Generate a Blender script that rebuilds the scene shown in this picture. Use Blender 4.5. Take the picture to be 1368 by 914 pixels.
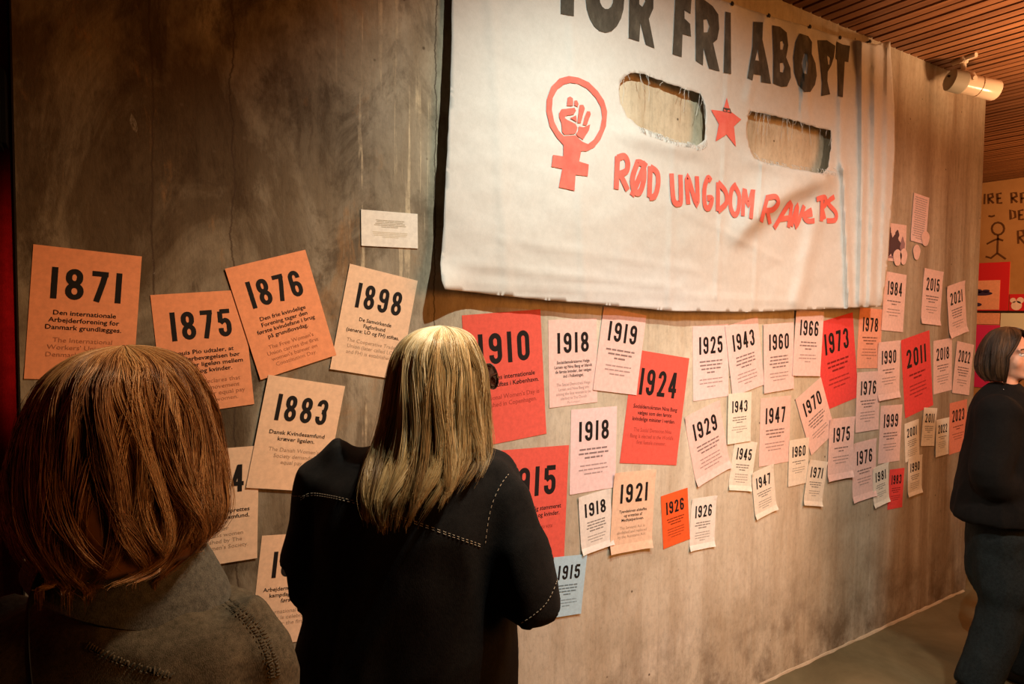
import bpy, bmesh, math, random
import numpy as np
from mathutils import Vector, Matrix, noise
from mathutils.geometry import delaunay_2d_cdt
from mathutils.bvhtree import BVHTree

for _o in list(bpy.data.objects): bpy.data.objects.remove(_o)
SC = bpy.context.scene
COL = SC.collection
PI = math.pi

# ------------------------------------------------------------------ camera
FPX = 894.85
CAM = np.array([0.0, -1.8188, 1.6368])
YAW, PITCH, ROLL = 0.575607, -0.0457646, 0.0097689
def _axes():
    cy, sy, cp, sp = math.cos(YAW), math.sin(YAW), math.cos(PITCH), math.sin(PITCH)
    f = np.array([sy*cp, cy*cp, sp]); r = np.array([cy, -sy, 0.0]); u = np.cross(r, f)
    c, s = math.cos(ROLL), math.sin(ROLL)
    return c*r+s*u, -s*r+c*u, f
CR, CU, CF = _axes()
def at(px, py, d):
    return CAM + d*(CF + (px-684)/FPX*CR - (py-457)/FPX*CU)
cam = bpy.data.cameras.new('camera'); cob = bpy.data.objects.new('camera', cam); COL.objects.link(cob)
cam.sensor_width = 36.0; cam.lens = FPX/1368*36.0; cam.clip_start = 0.05
cob.matrix_world = Matrix(((CR[0], CU[0], -CF[0], CAM[0]), (CR[1], CU[1], -CF[1], CAM[1]), (CR[2], CU[2], -CF[2], CAM[2]), (0, 0, 0, 1)))
SC.camera = cob

# ------------------------------------------------------------------ light
SC.view_settings.view_transform = 'Standard'; SC.view_settings.look = 'None'
SC.view_settings.gamma = 1.0; SC.view_settings.use_curve_mapping = False
SC.view_settings.exposure = 0.3
world = bpy.data.worlds.new('room_dusk'); SC.world = world; world.use_nodes = True
world.node_tree.nodes['Background'].inputs[0].default_value = (1.0, 0.50, 0.22, 1)
world.node_tree.nodes['Background'].inputs[1].default_value = 0.013
def spot(name, loc, target, watts, col, angle, blend=1.0, radius=0.02):
    l = bpy.data.lights.new(name, 'SPOT'); o = bpy.data.objects.new(name, l); COL.objects.link(o)
    l.energy = watts; l.color = col; l.spot_size = math.radians(angle); l.spot_blend = blend; l.shadow_soft_size = radius
    o.location = loc; o.rotation_euler = (Vector(target)-Vector(loc)).to_track_quat('-Z', 'Y').to_euler()
def area(name, loc, target, watts, col, sx, sy, spread=180):
    l = bpy.data.lights.new(name, 'AREA'); o = bpy.data.objects.new(name, l); COL.objects.link(o)
    l.shape = 'RECTANGLE'; l.spread = math.radians(spread); l.size = sx; l.size_y = sy; l.energy = watts; l.color = col
    o.location = loc; o.rotation_euler = (Vector(target)-Vector(loc)).to_track_quat('-Z', 'Y').to_euler()
spot('key_spot', (1.15, -1.15, 2.9), (1.8, 0, 0.95), 106, (0.95, 1.0, 0.86), 116, 1.0, 0.012)
spot('low_spot', (1.95, -1.75, 2.9), (1.62, 0, 0.28), 108, (1.0, 0.98, 1.0), 54, 1.0, 0.03)
spot('second_spot', (2.0, -1.9, 2.9), (3.5, 0, 0.65), 150, (1.0, 0.79, 0.63), 80, 1.0, 0.10)
spot('third_spot', (1.18, -1.0, 2.9), (0.06, -0.40, 1.22), 92, (1.0, 0.66, 0.36), 62, 1.0, 0.06)
area('hall_fill', (3.4, -3.3, 2.1), (1.7, 0, 1.1), 18, (1.0, 0.34, 0.07), 2.0, 1.6, 84)
spot('red_lamp', (-0.50, 0.03, 1.60), (-0.13, 0.2, 1.62), 4, (1.0, 0.08, 0.06), 90, 0.8, 0.02)
spot('red_side_lamp', (-1.3, -0.85, 1.6), (-0.05, -0.80, 1.42), 3.0, (1.0, 0.14, 0.07), 22, 1.0, 0.05)
area('hall_lamp', (6.2, -1.6, 2.5), (7.6, 1.0, 2.2), 55, (1.0, 0.50, 0.20), 0.5, 0.5)
pl = bpy.data.lights.new('far_lamp', 'POINT'); pl.energy = 42; pl.color = (1.0, 0.48, 0.18); pl.shadow_soft_size = .1
po = bpy.data.objects.new('far_lamp', pl); COL.objects.link(po); po.location = (6.3, -0.3, 2.15)
area('up_lamp', (3.9, -1.35, 1.75), (3.95, -1.37, 2.96), 80, (1.0, 0.55, 0.28), 0.4, 0.4, 116)  # unseen fill added to lift the ceiling slats, no fixture stands there

# ------------------------------------------------------------------ helpers
def tag(o, label=None, cat=None, group=None, kind=None):
    for k, v in (('label', label), ('category', cat), ('group', group), ('kind', kind)):
        if v: o[k] = v
    return o
def link(name, me, parent=None, mat=None, loc=None, rot=None):
    o = bpy.data.objects.new(name, me); COL.objects.link(o)
    if mat is not None and me is not None:
        me.materials.clear(); me.materials.append(mat)
    if parent is not None: o.parent = parent
    if loc is not None: o.location = loc
    if rot is not None: o.rotation_euler = rot
    return o
def bm_mesh(bm, name, smooth=False):
    me = bpy.data.meshes.new(name); bm.to_mesh(me); bm.free()
    if smooth:
        for p in me.polygons: p.use_smooth = True
        me.set_sharp_from_angle(angle=math.radians(38))
    return me
def box(bm, x0, x1, y0, y1, z0, z1):
    v = [bm.verts.new((x, y, z)) for x in (x0, x1) for y in (y0, y1) for z in (z0, z1)]
    for f in ((0, 1, 3, 2), (4, 6, 7, 5), (0, 4, 5, 1), (2, 3, 7, 6), (0, 2, 6, 4), (1, 5, 7, 3)):
        bm.faces.new([v[i] for i in f])
def loft(bm, rings, cap=True):
    vs = [[bm.verts.new(p) for p in r] for r in rings]
    n = len(rings[0])
    for a, b in zip(vs[:-1], vs[1:]):
        for i in range(n):
            j = (i+1) % n
            bm.faces.new((a[i], a[j], b[j], b[i]))
    if cap:
        bm.faces.new(vs[0][::-1]); bm.faces.new(vs[-1])
def tube(bm, pts, radii, n=14, cap=True, up=None):
    pts = [np.array(p, float) for p in pts]; rings = []
    if not hasattr(radii, '__len__'): radii = [radii]*len(pts)
    a = None
    for i, p in enumerate(pts):
        t = pts[min(i+1, len(pts)-1)]-pts[max(i-1, 0)]; t /= np.linalg.norm(t)+1e-12
        if a is None:
            a = np.cross(t, (0, 0, 1.0) if up is None else up)
            if np.linalg.norm(a) < 1e-3: a = np.cross(t, (1.0, 0, 0))
        a = a-t*(a@t); a /= np.linalg.norm(a); b = np.cross(t, a)
        r = radii[i]; ra, rb = r if hasattr(r, '__len__') else (r, r)
        rings.append([p+ra*math.cos(2*PI*k/n)*a+rb*math.sin(2*PI*k/n)*b for k in range(n)])
    loft(bm, rings, cap)
def ellipsoid(bm, c, r, ax=None, seg=16):
    ax = np.eye(3) if ax is None else ax
    g = bmesh.ops.create_uvsphere(bm, u_segments=seg, v_segments=seg//2+2, radius=1.0)
    for v in g['verts']:
        p = np.array(v.co)*np.array(r)
        v.co = np.array(c)+p[0]*ax[0]+p[1]*ax[1]+p[2]*ax[2]
def bend(pts, n=6):
    """smooth curve through points"""
    P = [np.array(p, float) for p in pts]; out = []
    for i in range(len(P)-1):
        p0, p1, p2, p3 = P[max(i-1, 0)], P[i], P[i+1], P[min(i+2, len(P)-1)]
        for k in range(n):
            t = k/n
            out.append(0.5*((2*p1)+(-p0+p2)*t+(2*p0-5*p1+4*p2-p3)*t*t+(-p0+3*p1-3*p2+p3)*t**3))
    out.append(P[-1]); return out
def remesh(bm, name, voxel, smooth_it=6, fac=0.5):
    bmesh.ops.recalc_face_normals(bm, faces=bm.faces)
    me = bm_mesh(bm, name+'_raw'); o = bpy.data.objects.new(name+'_raw', me); COL.objects.link(o)
    m = o.modifiers.new('r', 'REMESH'); m.mode = 'VOXEL'; m.voxel_size = voxel; m.use_smooth_shade = True
    s = o.modifiers.new('s', 'SMOOTH'); s.iterations = smooth_it; s.factor = fac
    dg = bpy.context.evaluated_depsgraph_get(); ev = o.evaluated_get(dg)
    out = bpy.data.meshes.new_from_object(ev); out.name = name
    bpy.data.objects.remove(o); bpy.data.meshes.remove(me)
    for p in out.polygons: p.use_smooth = True
    return out
def displace(me, fn):
    n = len(me.vertices); co = np.empty(n*3); me.vertices.foreach_get('co', co); co = co.reshape(-1, 3)
    no = np.empty(n*3); me.vertices.foreach_get('normal', no); no = no.reshape(-1, 3)
    for i in range(n): co[i] += no[i]*fn(co[i], no[i])
    me.vertices.foreach_set('co', co.ravel()); me.update()
def move_mesh(me, off):
    me.transform(Matrix.Translation(-Vector(off)))
def smooth(e0, e1, x):
    t = min(1, max(0, (x-e0)/(e1-e0))); return t*t*(3-2*t)

# ------------------------------------------------------------------ materials
def mat(name, col, rough=0.8, spec=0.3, metal=0.0):
    m = bpy.data.materials.new(name); m.use_nodes = True
    b = m.node_tree.nodes['Principled BSDF']
    b.inputs['Base Color'].default_value = (*col, 1); b.inputs['Roughness'].default_value = rough
    b.inputs['Specular IOR Level'].default_value = spec; b.inputs['Metallic'].default_value = metal
    return m
class NT:
    def __init__(s, m): s.m = m; s.t = m.node_tree; s.b = s.t.nodes['Principled BSDF']
    def n(s, typ, **kw):
        nd = s.t.nodes.new(typ)
        for k, v in kw.items(): setattr(nd, k, v)
        return nd
    def l(s, a, b): s.t.links.new(a, b)
    def coord(s, scale=(1, 1, 1), loc=(0, 0, 0)):
        c = s.n('ShaderNodeTexCoord'); mp = s.n('ShaderNodeMapping')
        mp.inputs['Scale'].default_value = scale; mp.inputs['Location'].default_value = loc
        s.l(c.outputs['Object'], mp.inputs[0]); return mp.outputs[0]
    def noise(s, vec, scale, detail=5, rough=0.6, dist=0):
        nd = s.n('ShaderNodeTexNoise'); nd.inputs['Scale'].default_value = scale; nd.inputs['Detail'].default_value = detail
        nd.inputs['Roughness'].default_value = rough; nd.inputs['Distortion'].default_value = dist
        s.l(vec, nd.inputs['Vector']); return nd.outputs[0]
    def ramp(s, fac, stops):
        r = s.n('ShaderNodeValToRGB'); e = r.color_ramp.elements
        while len(e) < len(stops): e.new(0.5)
        for el, (p, c) in zip(e, stops): el.position = p; el.color = (*c, 1) if len(c) == 3 else c
        s.l(fac, r.inputs[0]); return r.outputs[0]
    def mix(s, fac, a, b, mode='MIX'):
        x = s.n('ShaderNodeMix', data_type='RGBA', blend_type=mode)
        for sock, v in ((x.inputs['Factor'], fac), (x.inputs['A'], a), (x.inputs['B'], b)):
            if isinstance(v, (int, float)): sock.default_value = v
            elif isinstance(v, tuple): sock.default_value = (*v, 1)
            else: s.l(v, sock)
        return x.outputs['Result']
    def bump(s, h, strength, dist=0.01):
        b = s.n('ShaderNodeBump'); b.inputs['Strength'].default_value = strength; b.inputs['Distance'].default_value = dist
        s.l(h, b.inputs['Height']); s.l(b.outputs[0], s.b.inputs['Normal'])
    def base(s, c): s.l(c, s.b.inputs['Base Color'])

def concrete():
    m = mat('raw concrete', (.4, .36, .28), .85, .25); t = NT(m)
    v = t.coord(); vs = t.coord((1, 1, .18))
    c = t.ramp(t.noise(v, 1.7, 8, .62, .4), [(.30, (.41, .35, .25)), (.5, (.59, .53, .405)), (.72, (.72, .67, .55))])
    c = t.mix(t.ramp(t.noise(vs, 9, 6, .65), [(.35, (.55,)*3), (.55, (0,)*3)]), c, (.40, .31, .20), 'MIX')
    # old rust brown stains, deepened towards the left to paint in its dimmer light
    sep = t.n('ShaderNodeSeparateXYZ'); t.l(t.coord(), sep.inputs[0])
    mx = t.n('ShaderNodeMapRange'); t.l(sep.outputs[0], mx.inputs[0])
    mx.inputs[1].default_value = 1.5; mx.inputs[2].default_value = .35
    st = t.ramp(t.noise(t.coord((1, 1, .55), (3, 0, 1)), 2.6, 8, .68, .8), [(.22, (.25,)*3), (.58, (1,)*3)])
    mm = t.n('ShaderNodeMath', operation='MULTIPLY'); t.l(st, mm.inputs[0]); t.l(mx.outputs[0], mm.inputs[1])
    m2 = t.n('ShaderNodeMath', operation='MULTIPLY'); t.l(mm.outputs[0], m2.inputs[0]); m2.inputs[1].default_value = .94
    c = t.mix(m2.outputs[0], c, (.058, .033, .013))
    s2 = t.ramp(t.noise(t.coord((1, 1, .5), (1, 0, 9)), 5.5, 10, .72, .6), [(.50, (0,)*3), (.60, (1,)*3)])
    q2 = t.n('ShaderNodeMath', operation='MULTIPLY'); t.l(s2, q2.inputs[0]); t.l(mx.outputs[0], q2.inputs[1])
    q3 = t.n('ShaderNodeMath', operation='MULTIPLY'); t.l(q2.outputs[0], q3.inputs[0]); q3.inputs[1].default_value = .75
    c = t.mix(q3.outputs[0], c, (.045, .026, .012))
    s4 = t.ramp(t.noise(t.coord((1, 1, .4), (4, 0, 3)), 4.2, 10, .7, .9), [(.58, (0,)*3), (.66, (1,)*3)])
    q4 = t.n('ShaderNodeMath', operation='MULTIPLY'); t.l(s4, q4.inputs[0]); t.l(mx.outputs[0], q4.inputs[1])
    q5 = t.n('ShaderNodeMath', operation='MULTIPLY'); t.l(q4.outputs[0], q5.inputs[0]); q5.inputs[1].default_value = .6
    c = t.mix(q5.outputs[0], c, (.33, .18, .075))
    # darker streaked run at the far end, grime near the floor
    m3 = t.n('ShaderNodeMapRange'); t.l(sep.outputs[0], m3.inputs[0]); m3.inputs[1].default_value = 2.6; m3.inputs[2].default_value = 4.0
    st3 = t.ramp(t.noise(t.coord((1, 1, .07), (0, 0, 4)), 7, 7, .65), [(.38, (1,)*3), (.62, (.35,)*3)])
    q6 = t.n('ShaderNodeMath', operation='MULTIPLY'); t.l(st3, q6.inputs[0]); t.l(m3.outputs[0], q6.inputs[1])
    c = t.mix(q6.outputs[0], c, (.25, .175, .105))
    m4 = t.n('ShaderNodeMapRange'); t.l(sep.outputs[2], m4.inputs[0]); m4.inputs[1].default_value = .55; m4.inputs[2].default_value = .05
    st4 = t.ramp(t.noise(t.coord((1, 1, .8), (6, 0, 4)), 5, 8, .7), [(.42, (0,)*3), (.62, (.85,)*3)])
    q7 = t.n('ShaderNodeMath', operation='MULTIPLY'); t.l(st4, q7.inputs[0]); t.l(m4.outputs[0], q7.inputs[1])
    c = t.mix(q7.outputs[0], c, (.13, .085, .045))
    # hairline cracks running down the left part
    for x0, amp in ((.155, .03), (.335, .06), (.90, .05)):
        wn = t.noise(t.coord((0, 0, 1), (x0*9, 0, 0)), 4, 8, .7)
        e1 = t.n('ShaderNodeMath', operation='MULTIPLY_ADD'); t.l(wn, e1.inputs[0]); e1.inputs[1].default_value = amp; e1.inputs[2].default_value = x0-amp/2
        e2 = t.n('ShaderNodeMath', operation='SUBTRACT'); t.l(sep.outputs[0], e2.inputs[0]); t.l(e1.outputs[0], e2.inputs[1])
        e3 = t.n('ShaderNodeMath', operation='ABSOLUTE'); t.l(e2.outputs[0], e3.inputs[0])
        e4 = t.n('ShaderNodeMapRange'); t.l(e3.outputs[0], e4.inputs[0]); e4.inputs[1].default_value = .0009; e4.inputs[2].default_value = .0032; e4.inputs[3].default_value = .75; e4.inputs[4].default_value = 0
        c = t.mix(e4.outputs[0], c, (.05, .03, .018))
    # pale vertical drips left of the banner
    m5 = t.n('ShaderNodeMapRange', interpolation_type='SMOOTHSTEP'); t.l(sep.outputs[0], m5.inputs[0]); m5.inputs[1].default_value = .56; m5.inputs[2].default_value = .70
    m6 = t.n('ShaderNodeMapRange', interpolation_type='SMOOTHSTEP'); t.l(sep.outputs[0], m6.inputs[0]); m6.inputs[1].default_value = 1.0; m6.inputs[2].default_value = .88
    dr = t.ramp(t.noise(t.coord((1, 1, .03), (9, 0, 0)), 42, 6, .7), [(.56, (0,)*3), (.60, (.8,)*3)])
    br = t.ramp(t.noise(t.coord((1, 1, 1), (2, 0, 6)), 9, 6, .7), [(.42, (0,)*3), (.6, (1,)*3)])
    q8 = dr
    for src in (m5.outputs[0], m6.outputs[0], br):
        nn = t.n('ShaderNodeMath', operation='MULTIPLY'); t.l(q8, nn.inputs[0]); t.l(src, nn.inputs[1]); q8 = nn.outputs[0]
    c = t.mix(q8, c, (.62, .52, .36))
    # pale scuffs and drips
    w = t.ramp(t.noise(t.coord((1, 1, .3), (7, 0, 2)), 13, 7, .7, 1.2), [(.68, (0,)*3), (.74, (.45,)*3)])
    c = t.mix(w, c, (.76, .71, .60))
    gr = t.ramp(t.noise(t.coord((1, 1, .6)), 55, 9, .75), [(.33, (.80,)*3), (.5, (1,)*3), (.7, (1.08,)*3)]); c = t.mix(1.0, c, gr, 'MULTIPLY')
    sk = t.ramp(t.noise(t.coord((1, 1, .025), (2, 0, 5)), 30, 6, .7), [(.34, (.87,)*3), (.46, (1,)*3), (.70, (1,)*3), (.76, (1.07,)*3)]); c = t.mix(1.0, c, sk, 'MULTIPLY')
    # pinholes
    vo = t.n('ShaderNodeTexVoronoi'); vo.inputs['Scale'].default_value = 11; t.l(v, vo.inputs['Vector'])
    h = t.ramp(vo.outputs['Distance'], [(.03, (1,)*3), (.07, (0,)*3)])
    c = t.mix(h, c, (.12, .09, .06)); t.base(c)
    t.bump(t.noise(t.coord((1, 1, .4)), 26, 8, .7), .35, .012)
    return m
def paper_mat(name, col):
    m = mat(name, col, .9, .15); t = NT(m)
    v = t.coord(); d = tuple(x*.86 for x in col)
    t.base(t.mix(t.ramp(t.noise(v, 60, 4, .7), [(.35, (0,)*3), (.65, (1,)*3)]), d, col))
    t.bump(t.noise(v, 14, 3), .12, .004); return m
def fabric(name, col, col2, scale=60, rough=.95, bump=.4, sheen=0.0):
    m = mat(name, col, rough, .15); t = NT(m); v = t.coord()
    a = t.noise(v, scale, 5, .7); b = t.noise(t.coord((220, 220, 26)), 6, 2, .5)
    f = t.mix(.5, a, b)
    t.base(t.mix(t.ramp(f, [(.38, (0,)*3), (.62, (1,)*3)]), col, col2))
    t.bump(f, bump, .002)
    t.b.inputs['Sheen Weight'].default_value = sheen
    return m
def hair_mat(name, stops, rough=.38, spec=.45):
    m = mat(name, stops[0][1], rough, spec); t = NT(m)
    a = t.n('ShaderNodeAttribute', attribute_name='tone'); t.base(t.ramp(a.outputs['Fac'], stops)); return m
CONCRETE = concrete()
INK = mat('black printing ink', (.012, .010, .010), .75, .2)
INK_GREY = {}
def grey_ink(col):
    k = tuple(round(c, 3) for c in col)
    if k not in INK_GREY: INK_GREY[k] = mat('soft printing ink', tuple(c*.48 for c in col), .9, .1)
    return INK_GREY[k]
PCOL = {'orange': (.86, .35, .18), 'peach': (.86, .60, .42), 'salmon': (.88, .40, .27), 'pink': (.86, .60, .54), 'blush': (.88, .66, .64),
        'red': (.78, .12, .085), 'deep': (.78, .075, .07), 'vermilion': (.86, .13, .03), 'cream': (.84, .78, .66), 'white': (.85, .80, .72), 'blue': (.46, .68, .80), 'coral': (.80, .27, .17)}
PMAT = {k: paper_mat(k+' paper', c) for k, c in PCOL.items()}

# ------------------------------------------------------------------ setting
def concrete_slab():
    bm = bmesh.new(); box(bm, -.108, 4.434, 0, .30, 0, 2.99)
    return tag(link('wall_back', bm_mesh(bm, 'wall_back'), mat=CONCRETE), kind='structure')
concrete_slab()
def floor():
    m = mat('olive brown floor', (.05, .04, .02), .7, .25); t = NT(m); v = t.coord()
    t.base(t.ramp(t.noise(v, 2.2, 8, .65, .5), [(.3, (.085, .068, .034)), (.55, (.145, .118, .062)), (.75, (.20, .165, .095))]))
    t.bump(t.noise(v, 40, 6), .2, .004)
    bm = bmesh.new(); box(bm, -2.2, 7.7, -5, 4, -.1, 0)
    tag(link('floor', bm_mesh(bm, 'floor'), mat=m), kind='structure')
    mt = paper_mat('chipped plaster edge', (.50, .40, .28)); bm = bmesh.new(); rng = random.Random(4); x = -.1
    rings = []
    while x < 4.43:
        w = .006+.007*rng.random(); h = .004+.005*rng.random()
        rings.append([(x, .001, 0), (x, -w, 0), (x, -w*.6, h), (x, .001, h*1.3)]); x += .05
    loft(bm, rings)
    tag(link('baseboard_back', bm_mesh(bm, 'baseboard_back'), mat=mt), kind='structure')
floor()
def ceiling():
    m = mat('red brown slat wood', (.2, .08, .03), .5, .35); t = NT(m); v = t.coord((1, .06, 1))
    t.base(t.ramp(t.noise(v, 16, 5, .6, .3), [(.3, (.115, .042, .016)), (.55, (.20, .08, .03)), (.8, (.30, .135, .055))]))
    bm = bmesh.new(); x = -1.6; rng = random.Random(2)
    while x < 7.6:
        dz = rng.uniform(-.0015, .0015); box(bm, x, x+.052, -4.8, 3.9, 2.961+dz, 2.995); x += .070
    tag(link('ceiling', bm_mesh(bm, 'ceiling'), mat=m), kind='structure')
    bm = bmesh.new(); box(bm, -2.2, 7.7, -5, 4, 3.03, 3.08)
    tag(link('trim_1', bm_mesh(bm, 'trim_1'), mat=mat('dark ceiling void', (.012, .008, .006), .95, .1)), kind='structure')
ceiling()
def far_wall():
    m = mat('ochre board wall', (.42, .22, .09), .85, .2); t = NT(m); v = t.coord()
    t.base(t.ramp(t.noise(v, 2.5, 6, .6), [(.3, (.36, .175, .065)), (.7, (.50, .27, .115))])); t.bump(t.noise(v, 40, 5), .15, .005)
    bm = bmesh.new(); box(bm, 7.6, 7.75, -5, 4, 0, 3.08)
    tag(link('wall_right', bm_mesh(bm, 'wall_right'), mat=m), kind='structure')
    bm = bmesh.new(); box(bm, -2.2, 7.75, 4.0, 4.1, 0, 3.08)
    tag(link('wall_far', bm_mesh(bm, 'wall_far'), mat=mat('dark far wall', (.05, .03, .02), .9, .1)), kind='structure')
    bm = bmesh.new(); box(bm, -2.3, -2.2, -5, 4, 0, 3.08)
    tag(link('wall_left', bm_mesh(bm, 'wall_left'), mat=mat('dark side wall', (.03, .02, .016), .9, .1)), kind='structure')
far_wall()

# ------------------------------------------------------------------ digits
def arc(cx, cy, rx, ry, a0, a1, n=10):
    return [(cx+rx*math.cos(math.radians(a0+(a1-a0)*k/n)), cy+ry*math.sin(math.radians(a0+(a1-a0)*k/n))) for k in range(n+1)]
SW = .175                                   # stroke width of a digit one unit tall
H2 = SW/2
def _loop(w, y0, y1):
    r = w/2-H2; cy0, cy1 = y0+H2+r, y1-H2-r
    return arc(w/2, cy1, r, r, 0, 180)+arc(w/2, cy0, r, r, 180, 360)+[(w-H2, cy1)]
def _nine(w):
    r = w/2-H2
    return [_loop(w, .40, 1.0), [(w-H2, .75)]+[(w-H2, .3)]+arc(w/2, H2+r, r, r, 0, -180)+[(H2, .30)]]
DIG = {
 '1': (.20, [[(.10, 0), (.10, 1)]]),
 '0': (.52, [_loop(.52, 0, 1)]),
 '8': (.54, [_loop(.54, 0, .56), _loop(.50, .44, 1.0)]),
 '9': (.52, _nine(.52)),
 '6': (.52, [[(.52-x, 1-y) for x, y in s] for s in _nine(.52)]),
 '7': (.50, [[(0, 1-H2), (.5, 1-H2)], [(.40, 1-H2), (.34, .62), (.17, 0)]]),
 '5': (.52, [[(.5, 1-H2), (H2, 1-H2)], [(H2, 1-H2), (H2, .52)], [(H2, .50), (.2, .58)]+arc(.26, .40, .26-H2, .2, 80, 0, 6)+[(.52-H2, .3)]+arc(.26, .26-0, .26-H2, .26-H2, 0, -180)+[(H2, .32)]]),
 '3': (.52, [[(H2, .72)]+arc(.26, 1-.26, .26-H2, .26-H2, 180, 0)+[(.52-H2, .68), (.38, .53), (.26, .52)], [(.26, .52), (.38, .51), (.52-H2, .38)]+arc(.26, .26, .26-H2, .26-H2, 0, -180)+[(H2, .32)]]),
 '2': (.52, [[(H2, .70)]+arc(.26, 1-.26, .26-H2, .26-H2, 180, 0)+[(.52-H2, .66), (.30, .38), (.12, H2)], [(0, H2), (.52, H2)]]),
 '4': (.54, [[(.36, 0), (.36, 1)], [(.33, .97), (.07, .30)], [(0, .30), (.54, .30)]]),
}
def ribbon(bm, pts, w, put, sub=None):
    """flat brush stroke along pts; put(x, y) -> 3D"""
    P = [np.array(p, float) for p in pts]
    closed = np.linalg.norm(P[0]-P[-1]) < 1e-6
    if sub:
        Q = [P[0]]
        for a, b in zip(P[:-1], P[1:]):
            k = max(1, int(np.linalg.norm(b-a)/sub))
            Q += [a+(b-a)*(i+1)/k for i in range(k)]
        P = Q
    cols = 3 if sub else 2; rows = []
    for i, p in enumerate(P):
        if closed:
            a = P[i-1] if i else P[-2]; b = P[i+1] if i < len(P)-1 else P[1]
        else: a, b = P[max(i-1, 0)], P[min(i+1, len(P)-1)]
        t = b-a; t /= np.linalg.norm(t)+1e-9; nn = np.array([-t[1], t[0]])
        k = 1.0
        if 0 < i < len(P)-1 or closed:
            d1 = p-a; d1 /= np.linalg.norm(d1)+1e-9; k = min(1.35, 1/max(.6, abs(d1@t)))
        rows.append([bm.verts.new(put(*(p+nn*w*k*(.5-j/(cols-1))))) for j in range(cols)])
    for r0, r1 in zip(rows[:-1], rows[1:]):
        for j in range(cols-1): bm.faces.new((r0[j], r0[j+1], r1[j+1], r1[j]))
def year_mesh(txt, width, height, eps):
    gaps = .235; tot = sum(DIG[c][0] for c in txt)+gaps*(len(txt)-1)
    bm = bmesh.new(); x = 0; sx = width/tot
    for c in txt:
        w, st = DIG[c]
        for q, s in enumerate(st):
            # keep stroke weight even: scale is nearly uniform
            ribbon(bm, [((x+a)*sx-width/2, b*height-height/2) for a, b in s], SW*.5*(sx+height), lambda u, v, e=eps+.00012*q: (u, -e, v))
        x += w+gaps
    bmesh.ops.recalc_face_normals(bm, faces=bm.faces)
    return bm_mesh(bm, 'year_number')
FONT_CACHE = {}
def text_mesh(lines, width, pitch, size, eps, bold):
    cu = bpy.data.curves.new('caption', 'FONT'); cu.body = '\n'.join(lines); cu.align_x = 'CENTER'; cu.align_y = 'TOP'
    cu.size = size; cu.space_line = pitch/size*.998; cu.resolution_u = 2; cu.fill_mode = 'FRONT'
    cu.offset = size*(.012 if bold else 0.0)
    o = bpy.data.objects.new('caption', cu); COL.objects.link(o)
    me = bpy.data.meshes.new_from_object(o.evaluated_get(bpy.context.evaluated_depsgraph_get()))
    bpy.data.objects.remove(o); bpy.data.curves.remove(cu)
    xs = [v.co.x for v in me.vertices]; sx = width/(max(xs)-min(xs))
    for v in me.vertices: v.co = (v.co.x*sx, -eps, v.co.y)
    me.name = 'caption'; return me
def bar_mesh(rng, nlines, width, pitch, size, eps):
    bm = bmesh.new()
    for k in range(nlines):
        lw = width*(rng.uniform(.82, 1.0) if k < nlines-1 else rng.uniform(.3, .7)); x = -lw/2; z = -k*pitch-size*.45
        while x < lw/2-.003:
            w = min(rng.uniform(.10, .26)*width, lw/2-x); h = size*.24
            v = [bm.verts.new(p) for p in ((x, -eps, z-h), (x+w, -eps, z-h), (x+w, -eps, z+h), (x, -eps, z+h))]; bm.faces.new(v)
            x += w+size*.28
    return bm_mesh(bm, 'caption')

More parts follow.
